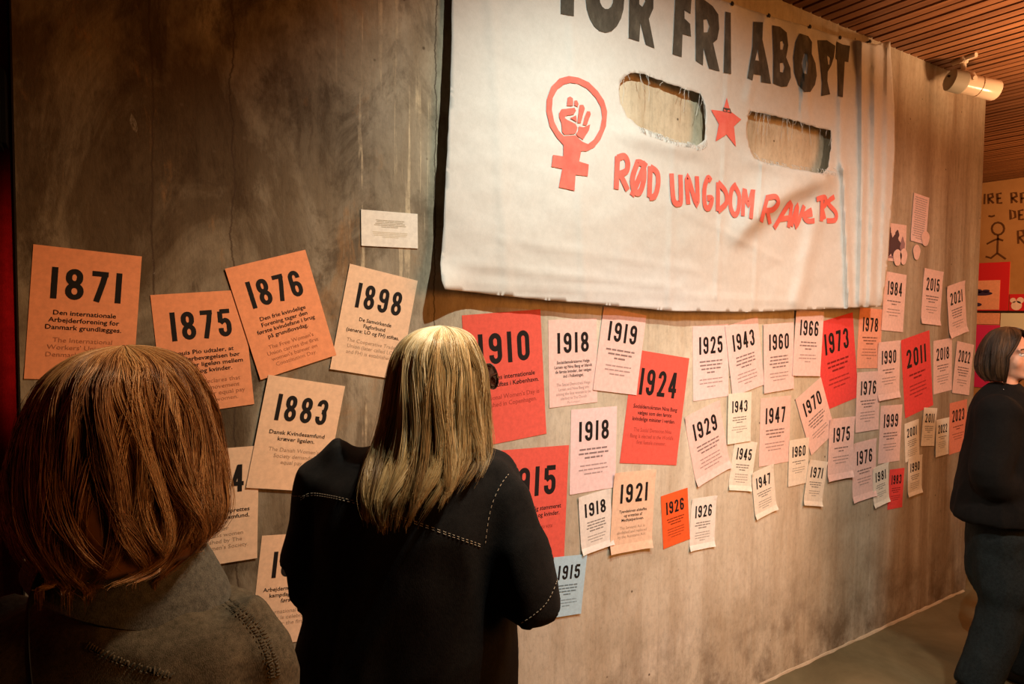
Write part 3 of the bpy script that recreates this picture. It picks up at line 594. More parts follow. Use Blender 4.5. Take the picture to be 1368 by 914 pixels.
FOLDS = [  # (x0,z0,x1,z1,width,amplitude): soft ridges in the cloth
 (2.90, 2.60, 2.90, 2.30, .025, .012), (2.92, 2.30, 2.99, 1.68, .022, .020),
 (2.80, 2.25, 2.62, 1.70, .05, .018), (3.045, 2.9, 3.07, 1.7, .026, .020), (3.145, 2.9, 3.14, 1.7, .032, .018), (3.235, 2.9, 3.22, 1.72, .022, .010),
 (2.38, 2.85, 2.27, 2.50, .025, .010), (2.66, 2.87, 2.67, 2.5, .02, .008), (2.16, 2.84, 2.10, 1.70, .010, .005), (1.36, 2.8, 1.44, 1.70, .02, .005), (1.05, 2.8, 1.13, 1.70, .02, .005), (2.36, 2.25, 2.33, 1.66, .012, .005), (1.85, 2.25, 1.84, 1.66, .012, .004),
 (.95, 1.78, 1.9, 1.73, .012, .004), (1.1, 1.86, 2.0, 1.80, .012, .003), (1.9, 2.02, 2.5, 1.86, .012, .003), (1.0, 1.72, 2.6, 1.69, .010, .003)]
def cloth_base(x, z): return .030+.018*min(1, max(0, (2.86-z)/.6))+.05*min(1.3, max(0, (x-2.5)/.8))**2
def cloth_point(x, z, off=0.0):
    """the sheet at (x, z): folds swell out towards the middle of the room"""
    gb = cloth_base(x, z); d = -cloth_y(x, z)-gb+off; P = np.array((x, -gb, z)); D = np.array((0.0, -1.82, 1.64))-P
    return P+D*(d/abs(D[1]))
LEDGES = [(2.80, 2.245, 2.20, 1.93, .11, .045, .055), (2.72, 2.86, 2.62, 2.47, .012, .035, .012)]   # slack that hangs over: x0,z0,x1,z1,width above,width below,amount
def cloth_y(x, z):
    g = cloth_base(x, z)
    for x0, z0, x1, z1, wa, wb, a in LEDGES:
        dx, dz = x1-x0, z1-z0; ll = math.hypot(dx, dz); t = ((x-x0)*dx+(z-z0)*dz)/ll/ll
        if -.3 < t < 1.3:
            s = ((x-x0)*dz-(z-z0)*dx)/ll; s -= .10*ll*math.sin(PI*min(1, max(0, t)))*0.6
            w = wa if s > 0 else wb; e = smooth(-.12, .18, t)*(1-smooth(.72, 1.15, t)); g += a*e*math.exp(-(s/w)**2)
    for x0, z0, x1, z1, w, a in FOLDS:
        dx, dz = x1-x0, z1-z0; ll = dx*dx+dz*dz
        t = ((x-x0)*dx+(z-z0)*dz)/ll; tc = min(1, max(0, t))
        d2 = (x-x0-tc*dx)**2+(z-z0-tc*dz)**2
        if d2 < 9*w*w: g += a*math.exp(-d2/(w*w))
    cd = math.hypot(x-.905, z-1.70); g += .045*math.exp(-(cd/.06)**2)
    for hx0, hx1 in ((1.64, 1.98), (2.30, 2.78)):       # slack lip below each cut-out
        if hx0-.1 < x < hx1+.1 and 2.10 < z < 2.30: g += .016*smooth(hx0-.1, hx0+.05, x)*(1-smooth(hx1-.05, hx1+.1, x))*math.exp(-((z-2.255)/.035)**2)
    if z < 2.9: g += .006*noise.noise(Vector((x*3.2, 0, z*2.2)))+.0036*noise.noise(Vector((x*9, 4, z*14)))+.0013*noise.noise(Vector((x*22, 7, z*34)))
    if z > 2.70: g += .008*((z-2.70)/.15)*math.sin(x*27)
    return -max(.012, g)
def inside(p, poly):
    c = False; n = len(poly); x, y = p
    for i in range(n):
        x0, y0 = poly[i]; x1, y1 = poly[i-1]
        if (y0 > y) != (y1 > y) and x < (x1-x0)*(y-y0)/(y1-y0+1e-12)+x0: c = not c
    return c
def densify(poly, step):
    out = []
    for i in range(len(poly)):
        a = np.array(poly[i]); b = np.array(poly[(i+1) % len(poly)]); k = max(1, int(np.linalg.norm(b-a)/step))
        out += [tuple(a+(b-a)*j/k) for j in range(k)]
    return out
def fill(outer, holes, step, put):
    loops = [densify(outer, step)]+[densify(h, step) for h in holes]
    vs, es = [], []
    for lp in loops:
        o = len(vs); vs += [Vector(p) for p in lp]; es += [(o+i, o+(i+1) % len(lp)) for i in range(len(lp))]
    xs = [p[0] for p in outer]; zs = [p[1] for p in outer]
    x = min(xs)+step*.5
    while x < max(xs):
        z = min(zs)+step*.5
        while z < max(zs):
            if inside((x, z), outer) and not any(inside((x, z), h) for h in holes): vs.append(Vector((x, z)))
            z += step
        x += step
    nb = sum(len(lp) for lp in loops); bp = np.array([tuple(v) for v in vs[:nb]])
    vs = vs[:nb]+[v for v in vs[nb:] if np.min((bp[:, 0]-v.x)**2+(bp[:, 1]-v.y)**2) > (step*.45)**2]
    ov, oe, of, *_ = delaunay_2d_cdt(vs, es, [], 0, 1e-5)
    bm = bmesh.new(); bv = [bm.verts.new(put(v.x, v.y)) for v in ov]
    for f in of:
        c = (sum(ov[i].x for i in f)/len(f), sum(ov[i].y for i in f)/len(f))
        if inside(c, outer) and not any(inside(c, h) for h in holes):
            try: bm.faces.new([bv[i] for i in f])
            except ValueError: pass
    for v in [v for v in bm.verts if not v.link_faces]: bm.verts.remove(v)
    bmesh.ops.recalc_face_normals(bm, faces=bm.faces)
    if sum(f.normal.y*f.calc_area() for f in bm.faces) > 0: bmesh.ops.reverse_faces(bm, faces=bm.faces)
    return bm
def build_banner():
    top_left = [(2.05, 2.846), (1.8, 2.836), (1.5, 2.828), (1.2, 2.822), (.945, 2.82), (.94, 2.70), (.936, 2.6)]
    rng = random.Random(1)
    outer = [(x+rng.uniform(-.001, .001), z+rng.uniform(-.001, .001)) for x, z in densify([tuple(p) for p in OUTLINE]+top_left, .03)]
    holes = [[(x+rng.uniform(-.003, .003), z+rng.uniform(-.003, .003)) for x, z in densify([tuple(p) for p in h], .02)] for h in HOLES]
    base = np.array((2.1, 0, 1.65))
    def put(off): return lambda x, z: cloth_point(x, z, off)-base
    ban = link('banner', bm_mesh(fill(outer, holes, .013, put(0)), 'banner', True), mat=CANVAS, loc=base)
    tag(ban, 'large off-white cloth protest banner with two cut-out holes on the concrete wall', 'banner')
    md = ban.modifiers.new('thick', 'SOLIDIFY'); md.thickness = .0012; md.offset = -1
    def paint(name, polys, m, off, lab, strokes=None):
        bm = bmesh.new()
        for o, hs in polys or []:
            b = fill([tuple(p) for p in o], [[tuple(p) for p in h] for h in hs], .014, put(off)); me = bm_mesh(b, 'tmp'); bm.from_mesh(me); bpy.data.meshes.remove(me)
        for q, s in enumerate(strokes or []): ribbon(bm, bend(s, 5) if len(s) > 2 else s, .023, put(off+.00025*(q % 4)), .012)
        bmesh.ops.recalc_face_normals(bm, faces=bm.faces)
        o = link(name, bm_mesh(bm, name, True), ban, m); o['label'] = lab; return o
    bp = mat('washed black paint', (.05, .045, .04), .9, .1); t = NT(bp)
    t.base(t.ramp(t.noise(t.coord((1, 1, .5)), 22, 6, .7), [(.3, (.050, .045, .038)), (.55, (.10, .092, .075)), (.8, (.19, .175, .14))]))
    rp = mat('washed red paint', (.8, .2, .17), .9, .1); t = NT(rp)
    t.base(t.ramp(t.noise(t.coord(), 18, 5, .7), [(.3, (.74, .13, .105)), (.7, (.80, .20, .16))]))
    paint('painted_lettering', PAINT_BLACK, bp, .0026, 'large grey-black painted capitals')
    paint('painted_lettering', None, rp, .0030, 'red hand-painted words', [[tuple(p) for p in s] for s in PAINT_STROKES])
    paint('painted_symbol', PAINT_SYMBOL, rp, .0030, 'red ring and cross symbol with a raised fist')
    star = paint('painted_star', PAINT_STAR, rp, .0030, 'red painted star')
    paint('painted_mask', PAINT_MASK, bp, .0040, 'small dark mask mark on the star').parent = star
    # frayed threads hanging in the cut-outs
    bm = bmesh.new(); rng = random.Random(9)
    for h, n in ((HOLES[0], 16), (HOLES[1], 26)):
        zmax = max(p[1] for p in h); top = [p for p in densify([tuple(q) for q in h], .01) if p[1] > zmax-.035]
        bot = [p for p in densify([tuple(q) for q in h], .01) if p[1] < min(q[1] for q in h)+.03]
        for _ in range(n):
            x, z = rng.choice(top); ln = rng.choice((.02, .03, .05, .09)); dx = rng.uniform(-.02, .02)
            P = [(x+dx*k/5+rng.uniform(-.003, .003)-base[0], cloth_y(x, z)-.003-rng.uniform(0, .004)*k/5, z-ln*k/5-base[2]) for k in range(6)]
            tube(bm, P, .0007, 4)
        for _ in range(60):
            x, z = rng.choice(bot); P = [(x+rng.uniform(-.004, .004)-base[0], cloth_y(x, z-.01*k)-.002-.004*math.sin(k), z-.007*k-base[2]) for k in range(4)]
            tube(bm, P, .0008, 4)
    th = link('thread', bm_mesh(bm, 'thread'), ban, CANVAS); th['label'] = 'loose frayed threads at the cut edges'; th['kind'] = 'stuff'
    nm = mat('dark nail head', (.03, .025, .02), .5, .4, .6)
    for x, z in [tuple(p) for p in NAILS]+[(1.25, 2.81), (1.62, 2.815), (1.9, 2.825)]:
        bm = bmesh.new(); y = cloth_y(x, z-.008); tube(bm, [(x-base[0], y+.03, z-.008-base[2]), (x-base[0], y-.004, z-.008-base[2])], .004, 10); tube(bm, [(x-base[0], y-.004, z-.008-base[2]), (x-base[0], y-.0065, z-.008-base[2])], [.009, .007], 12)
        link('nail', bm_mesh(bm, 'nail'), ban, nm)
build_banner()

# ------------------------------------------------------------------ spotlight under the ceiling
def build_lamp():
    a, b = at(1266, 106, 3.43), at(1332, 121.5, 3.43); top = at(1288, 74, 3.43); base = np.array((top[0], top[1], 2.961))
    ax = (b-a)/np.linalg.norm(b-a); Lh = np.linalg.norm(b-a)
    root = link('spotlight', None, loc=base); tag(root, 'cream cylindrical spotlight hung under the slatted ceiling at the wall end', 'spotlight')
    cm = mat('cream enamel', (.62, .50, .36), .22, .6); dm = mat('matt grey cap', (.30, .27, .20), .6, .3)
    P = lambda t: a+ax*t*Lh-base
    bm = bmesh.new(); tube(bm, [P(.30), P(.31), P(.60), P(.605), P(.62), P(.625), P(.96), P(.99), P(1.0)], [.044, .05, .05, .047, .047, .051, .051, .046, .03], 28)
    link('housing', bm_mesh(bm, 'housing', True), root, cm)
    bm = bmesh.new(); tube(bm, [P(.0), P(.01), P(.05), P(.30), P(.33)], [.02, .042, .054, .056, .050], 28)
    link('end_cap', bm_mesh(bm, 'end_cap', True), root, dm)
    bm = bmesh.new(); c = P(.02); up = np.array((0, 0, 1.0)); sd = np.cross(ax, up)
    tube(bm, [c-ax*.004+sd*.012+up*.012, c-ax*.012+sd*.012+up*.012], .006, 10); link('screw', bm_mesh(bm, 'screw'), root, mat('black screw', (.02, .02, .02), .4, .4))
    bm = bmesh.new()
    for s in (-1, 1):
        p0 = np.array((0, 0, -.075)); p2 = P(.40)+sd*.052*s+up*.01
        tube(bm, bend([p0, (p0+p2)/2+sd*.012*s+up*.01, p2]), [(.016, .003)]*13, 8, up=tuple(sd))
        tube(bm, [p2-sd*.004*s, p2+sd*.009*s], .012, 12)
    link('yoke', bm_mesh(bm, 'yoke', True), root, cm)
    bm = bmesh.new(); tube(bm, [(0, 0, -.08), (0, 0, -.03)], .012, 14); tube(bm, [(0, 0, -.03), (0, 0, -.022)], .02, 14)
    q = np.array((-.25, -.97, 0))
    tube(bm, [-q*.06+up*-.012, q*.065+up*-.012], [(.012, .014)]*2, 8); tube(bm, [(0, 0, -.02), (0, 0, 0)], .018, 12)
    link('ceiling_adaptor', bm_mesh(bm, 'ceiling_adaptor'), root, cm)
build_lamp()

# ------------------------------------------------------------------ left end: black box and red curtain
def build_left():
    m = fabric('dark red velvet', (.16, .012, .012), (.28, .03, .025), 30, .9, .3, .3)
    bm = bmesh.new(); rows = []
    for j in range(30):
        z = .02+2.9*j/29; r = []
        for i in range(120):
            x = -1.5+1.386*i/119; r.append((x, .19+.03*math.sin(x*38+3.75)+.006*math.sin(x*170+1)+.008*math.sin(z*3+x*9), z))
        rows.append(r)
    vs = [[bm.verts.new(p) for p in r] for r in rows]
    for a, b in zip(vs[:-1], vs[1:]):
        for i in range(119): bm.faces.new((a[i], a[i+1], b[i+1], b[i]))
    o = link('curtain', bm_mesh(bm, 'curtain', True), mat=m); md = o.modifiers.new('t', 'SOLIDIFY'); md.thickness = .003
    tag(o, 'dark red hanging curtain at the left end of the concrete wall', 'curtain')
    bk = mat('matt black box', (.002, .002, .002), .8, .1)
    z0, z1 = 1.965, 2.13
    root = link('wall_box', None, loc=(-.28, -.04, z0)); tag(root, 'black box hanging in front of the red curtain, far left', 'box')
    bm = bmesh.new(); box(bm, -.17, .163, -.05, .03, 0, z1-z0); bmesh.ops.bevel(bm, geom=bm.edges[:], offset=.008, segments=2, affect='EDGES')
    link('body', bm_mesh(bm, 'body'), root, bk)
    bm = bmesh.new(); tube(bm, [(-.02, 0, z1-z0-.01), (-.02, 0, 2.961-z0)], .012, 10); link('hanger', bm_mesh(bm, 'hanger'), root, bk)
    # black door post at the wall end
    bm = bmesh.new(); box(bm, -.1115, -.1085, .0, .30, 0, 2.961)
    tag(link('trim_2', bm_mesh(bm, 'trim_2'), mat=mat('black post', (.012, .008, .006), .8, .15)), kind='structure')
build_left()

# ------------------------------------------------------------------ posters and writing on the far right wall
def build_far_wall_things():
    X = 7.6
    def panel(name, y0, y1, z0, z1, d, m, lab, cat, group=None):
        bm = bmesh.new(); box(bm, -.006, 0, y0-(y0+y1)/2, y1-(y0+y1)/2, 0, z1-z0)
        return tag(link(name, bm_mesh(bm, name), mat=m, loc=(X-d, (y0+y1)/2, z0)), lab, cat, group)
    red = mat('crimson poster', (.62, .02, .03), .8, .2); mag = mat('magenta poster', (.70, .03, .16), .8, .2)
    pk = PMAT['salmon']; wh = mat('pale photo print', (.70, .68, .58), .7, .2); dk = mat('dark poster ink', (.05, .03, .08), .8, .1); wp = PMAT['blush']
    p = panel('poster', 1.03, 1.62, 1.69, 2.165, 0, red, 'crimson poster with a pink picture on the far ochre wall', 'poster')
    bm = bmesh.new(); box(bm, -.0085, -.006, -.22, .29, .01, .30); link('picture', bm_mesh(bm, 'picture'), p, pk)
    bm = bmesh.new()
    for (cy, cz, a, b) in ((-.06, .17, .10, .022), (-.03, .195, .04, .02), (-.10, .195, .035, .015), (-.02, .06, .05, .02)):
        vs = [bm.verts.new((-.0088, cy+a*math.cos(k*PI/8), cz+b*math.sin(k*PI/8))) for k in range(16)]; bm.faces.new(vs)
    link('figures', bm_mesh(bm, 'figures'), p, dk)
    p = panel('poster', .30, 1.022, 1.69, 1.85, 0, red, 'low crimson poster strip with pink blots right of the pink picture', 'poster')
    bm = bmesh.new()
    for (cy, cz, a) in ((.30, .05, .045), (.27, .10, .03), (.33, .10, .025)):
        vs = [bm.verts.new((-.0075, cy+a*math.cos(k*PI/8), cz+a*math.sin(k*PI/8))) for k in range(16)]; bm.faces.new(vs)
    link('blots', bm_mesh(bm, 'blots'), p, wp)
    bm = bmesh.new()
    for (y, z) in ((.2, .04), (.17, .04), (.13, .04), (.2, .09), (.16, .09)): box(bm, -.0075, -.006, y-.014, y+.014, z, z+.05)
    link('lettering', bm_mesh(bm, 'lettering'), p, dk)
    bm = bmesh.new(); box(bm, -.02, 0, -.9, .7, -.008, .008)
    tag(link('hanging_rail', bm_mesh(bm, 'hanging_rail'), mat=mat('dark rail', (.03, .015, .01), .6, .3), loc=(X, .9, 1.682)), 'thin dark rail across the far wall between the posters', 'rail')
    panel('poster', 1.10, 1.62, 1.555, 1.668, 0, pk, 'pink poster strip just below the dark rail', 'poster')
    p = panel('photo_print', .30, 1.088, 1.50, 1.668, .001, wh, 'pale photo print below the dark rail, above the dark-haired head', 'photo print')
    bm = bmesh.new()
    for (cy, cz, a, b) in ((-.12, .07, .08, .06), (-.25, .09, .1, .05)):
        vs = [bm.verts.new((-.0075, cy+a*math.cos(k*PI/8), cz+b*math.sin(k*PI/8))) for k in range(16)]; bm.faces.new(vs)
    link('figures', bm_mesh(bm, 'figures'), p, mat('grey photo tone', (.30, .30, .27), .8, .1))
    p = panel('poster', .95, 1.62, .92, 1.548, 0, mag, 'magenta poster behind the dark-haired head', 'poster')
    bm = bmesh.new()
    for (cy, cz, a) in ((.22, .50, .035), (.16, .48, .03), (.24, .44, .03), (.12, .51, .025), (.19, .42, .025)):
        vs = [bm.verts.new((-.0075, cy+a*math.cos(k*PI/8), cz+a*math.sin(k*PI/8))) for k in range(16)]; bm.faces.new(vs)
    link('blots', bm_mesh(bm, 'blots'), p, wp)
    gm = mat('brown marker line', (.11, .045, .018), .9, .1)
    for i0, i1, nm, lab in ((0, 14, 'wall_writing', 'rows of brown hand-drawn capitals on the far ochre wall'), (14, 18, 'stick_figure', 'brown stick figure drawn on the far ochre wall'), (18, 19, 'drawn_circle', 'brown circle drawn right of the stick figure on the ochre wall'), (19, 20, 'drawn_mark', 'small brown mark drawn beside the raised arm of the stick figure')):
        bm = bmesh.new()
        for s in GRAFFITI[i0:i1]: ribbon(bm, [tuple(p) for p in s], .018, lambda y, z: (-.001, y-1.0, z-2.2))
        tag(link(nm, bm_mesh(bm, nm), mat=gm, loc=(X, 1.0, 2.2)), lab, 'drawing')
build_far_wall_things()

# ------------------------------------------------------------------ people
SKIN = mat('skin', (.62, .33, .22), .5, .35); NT(SKIN).b.inputs['Subsurface Weight'].default_value = .12
NT(SKIN).b.inputs['Subsurface Radius'].default_value = (.01, .004, .002)
def dirs(az):
    """person axes: right, forward, up for a person facing azimuth az (radians from +y towards +x)"""
    return np.array([[math.cos(az), -math.sin(az), 0], [math.sin(az), math.cos(az), 0], [0, 0, 1.0]])
def head_parts(bm, c, az, tilt, s=1.0):
    A = dirs(az); f = A[1]*math.cos(tilt)+A[2]*math.sin(tilt); u = -A[1]*math.sin(tilt)+A[2]*math.cos(tilt); A = np.array([A[0], f, u])
    W = lambda x, y, z: np.array(c)+s*(x*A[0]+y*A[1]+z*A[2])
    E = lambda p, r: ellipsoid(bm, W(*p), np.array(r)*s, A)
    E((0, -.012, .03), (.074, .092, .082)); E((0, .020, -.025), (.064, .066, .085)); E((0, .040, -.078), (.038, .040, .032))
    E((0, .018, -.068), (.055, .056, .040))
    tube(bm, [W(0, .074, .020), W(0, .085, -.004), W(0, .097, -.024)], [.0075*s, .009*s, .0105*s], 10)
    for k in (-1, 1):
        E((k*.010, .088, -.028), (.009, .010, .007)); E((k*.030, .066, .029), (.026, .014, .009)); E((k*.037, .050, -.028), (.026, .025, .030)); E((k*.077, -.006, -.008), (.008, .020, .030))
        E((k*.031, .0665, .0185), (.018, .0115, .0065)); E((k*.031, .065, -.004), (.017, .0115, .0065))
    E((0, .079, -.052), (.021, .010, .006)); E((0, .077, -.063), (.018, .011, .007)); E((0, .070, -.092), (.019, .016, .014))
    return W, A
def hand_parts(bm, wrist, d, palm_n, side, s=1.0):
    """wrist point, hand direction, palm normal, thumb side direction"""
    d = np.array(d, float); d /= np.linalg.norm(d); pn = np.array(palm_n, float); pn -= d*(pn@d); pn /= np.linalg.norm(pn); t = np.cross(d, pn)*side
    w = np.array(wrist, float)
    tube(bm, [w-d*.02, w+d*.02, w+d*.055, w+d*.085], [(.024*s, .016*s), (.030*s, .016*s), (.038*s, .015*s), (.036*s, .012*s)], 12, up=tuple(np.cross(d, t)))
    for off, ln in ((.028, .066), (.010, .074), (-.009, .069), (-.027, .055)):
        p0 = w+d*.075+t*off*s; p1 = p0+d*ln*.45*s+pn*.006; p2 = p1+d*ln*.32*s+pn*.017; p3 = p2+d*ln*.15*s+pn*.02
        tube(bm, [p0, p1, p2, p3], [.009*s, .0085*s, .008*s, .0065*s], 8)
    b0 = w+d*.025+t*.026*s; tube(bm, [b0, b0+d*.025+t*.022+pn*.008, b0+d*.055+t*.028+pn*.018], [.013*s, .0105*s, .008*s], 8)
def build_body(bm, S):
    """S: dict of world joints"""
    W, A = head_parts(bm, S['head'], S['head_az'], S.get('tilt', 0), S.get('hs', 1.0))
    T = dirs(S['az']); nb = np.array(S['neck'])
    hb = W(0, -.022, -.05)
    tube(bm, [hb, (hb+nb)/2, nb, nb-np.array((0, 0, .05))], [.052, .05, .056, .075], 14)
    sl, sr = np.array(S['shoulder_l']), np.array(S['shoulder_r']); _m = (sl+sr)/2; dn = np.array((0, 0, .025))
    sl = sl+(_m-sl)*.16-dn; sr = sr+(_m-sr)*.16-dn; S = dict(S, shoulder_l=sl, shoulder_r=sr); hip = np.array(S['hip']); mid = (sl+sr)/2
    w = np.linalg.norm(sr-sl)
    def ring(c, a, b): return [np.array(c)+a*math.cos(2*PI*k/24)*T[0]+b*math.sin(2*PI*k/24)*T[1] for k in range(24)]
    loft(bm, [ring(mid+np.array((0, 0, .05)), .06, .05), ring(mid, w*.44, .065), ring(mid*.8+hip*.2, w*.40, .085), ring(mid*.45+hip*.55, w*.33, .08), ring(mid*.15+hip*.85, w*.33, .085), ring(hip, w*.34, .09), ring(hip-np.array((0, 0, .1)), w*.33, .085)])
    for k, sd in (('l', -1), ('r', 1)):
        s, e, wr = (np.array(S[n+'_'+k]) for n in ('shoulder', 'elbow', 'wrist'))
        tube(bm, bend([s, (s+e)/2, e, (e+wr)/2, wr], 4), [.043]*4+[.041]*4+[.038]*4+[.034]*4+[.026], 14); ellipsoid(bm, s, (.044,)*3); ellipsoid(bm, e, (.037,)*3)
        hand_parts(bm, wr, S['hand_'+k], S['palm_'+k], sd*S.get('thumb', 1))
        h, kn, an = (np.array(S[n+'_'+k]) for n in ('hipj', 'knee', 'ankle'))
        tube(bm, bend([h, (h+kn)/2, kn, (kn+an)/2, an], 4), [.070]*4+[.064]*4+[.052]*4+[.05, .048, .045, .040]+[.034], 14)
        ft = S.get('foot_dir', T[1]); tube(bm, [an-ft*.05-np.array((0, 0, .045)), an-np.array((0, 0, .04)), an+ft*.08-np.array((0, 0, .055)), an+ft*.15-np.array((0, 0, .065))], [.026, .034, .03, .018], 10)
    return W, A
def shoes(root, base, S, m):
    T = dirs(S['az']); ft = S.get('foot_dir', T[1]); rt = np.array((ft[1], -ft[0], 0))
    for k in 'lr':
        an = np.array(S['ankle_'+k]); g = np.array((an[0], an[1], 0)); bm = bmesh.new(); rings = []
        for t, hw, h in ((-.075, .022, .05), (-.06, .034, .085), (0, .038, .095), (.06, .043, .065), (.12, .046, .05), (.165, .036, .042), (.185, .012, .03)):
            c = g+ft*t; rings.append([c+rt*hw*math.cos(2*PI*q/16)+np.array((0, 0, max(.0, h*.5+h*.5*math.sin(2*PI*q/16)*1.0+.0))) for q in range(16)])
        loft(bm, rings); bmesh.ops.recalc_face_normals(bm, faces=bm.faces); me = bm_mesh(bm, 'shoe', True); move_mesh(me, base); link('shoe', me, root, m)
def stack(bm, rows, n=36, axes=None, kx=1.0):
    """elliptic loft given as (x0,x1,y,depth,halfdepth) rows in picture units, horizontal rings"""
    r, f = axes if axes else (np.array((CR[0], CR[1], 0)), np.array((CF[0], CF[1], 0)))
    r = r/np.linalg.norm(r); f = f/np.linalg.norm(f); rings = []
    for x0, x1, y, d, hd in rows:
        c = at((x0+x1)/2, y, d); a = (x1-x0)/2*d/FPX*kx
        ring = []
        for k in range(n):
            th = 2*PI*k/n; cx, sx = math.cos(th), math.sin(th); e = .86
            ring.append(c+a*math.copysign(abs(cx)**e, cx)*r+hd*math.copysign(abs(sx)**e, sx)*f)
        rings.append(ring)
    loft(bm, rings)
def wrinkle(amp, freq, seed, stretch=(1, 1, .55)):
    o = Vector((seed*3.1, seed*1.7, seed))
    def fn(p, n):
        v = Vector((p[0]*stretch[0], p[1]*stretch[1], p[2]*stretch[2]))
        r = noise.noise(v*freq+o); q = 1-abs(noise.noise(v*freq*1.6+o*2))*2.2
        return amp*(.8*r+.55*q-.3)
    return fn
def cloth_obj(name, bm, voxel, root, base, m, wr, it=8):
    me = remesh(bm, name, voxel, it); displace(me, wr); move_mesh(me, base)
    o = link(name, me, root, m); return o
def seam(root, target, pts, m, base, r=.0009, off=.0012, dash=None, name='stitching', name_parent=None):
    """thread laid on a garment: points are dropped along the view direction onto the cloth"""
    me = target.data; bv = BVHTree.FromPolygons([v.co for v in me.vertices], [p.vertices for p in me.polygons])
    b = np.array(base); out = []
    for px, py in bend([np.array(p, float) for p in pts], 14):
        d = at(px, py, 1.0)-CAM; d /= np.linalg.norm(d)
        hit = bv.ray_cast(Vector(CAM-b), Vector(d))
        if hit[0] is not None: out.append(np.array(hit[0])+np.array(hit[1])*off*(1 if hit[1].dot(Vector(d)) < 0 else -1))
    if len(out) < 3: return
    bm = bmesh.new()
    if dash:
        acc = [out[0]]
        for p, q in zip(out[:-1], out[1:]):
            k = max(1, int(np.linalg.norm(q-p)/.002)); acc += [p+(q-p)*(i+1)/k for i in range(k)]
        step = max(2, int(dash/.002))
        for i in range(0, len(acc)-step, step+1): tube(bm, acc[i:i+step], r, 5)
    else: tube(bm, out, r, 6)
    link(name, bm_mesh(bm, name, True), target, m)

def puckers(target, pts, m, base, half=.0045, r=.0014, gap=.0038):
    """the short gathered ribs along a flat-felled denim seam"""
    me = target.data; bv = BVHTree.FromPolygons([v.co for v in me.vertices], [p.vertices for p in me.polygons]); b = np.array(base)
    def drop(px, py):
        d = at(px, py, 1.0)-CAM; d /= np.linalg.norm(d); h = bv.ray_cast(Vector(CAM-b), Vector(d))
        return (np.array(h[0]), np.array(h[1])) if h[0] is not None else None
    hits = [h for h in (drop(*p) for p in bend([np.array(p, float) for p in pts], 40)) if h]
    bm = bmesh.new(); last = None; rng = random.Random(5)
    for (p, n), (q, _) in zip(hits[:-1], hits[1:]):
        if last is not None and np.linalg.norm(p-last) < gap*rng.uniform(.7, 1.4): continue
        last = p; t = q-p
        if np.linalg.norm(t) < 1e-7 or np.linalg.norm(t) > .03: continue
        t /= np.linalg.norm(t); s = np.cross(n, t)+t*rng.uniform(-.4, .4); h = half*rng.uniform(.6, 1.2)
        tube(bm, [p-s*h-n*.001, p-s*h*.5+n*.0004, p+s*h*.5+n*.0004, p+s*h-n*.001], [r*.4, r, r, r*.4], 6)
    o = link('seam_ribs', bm_mesh(bm, 'seam_ribs', True), target, m); o['kind'] = 'stuff'
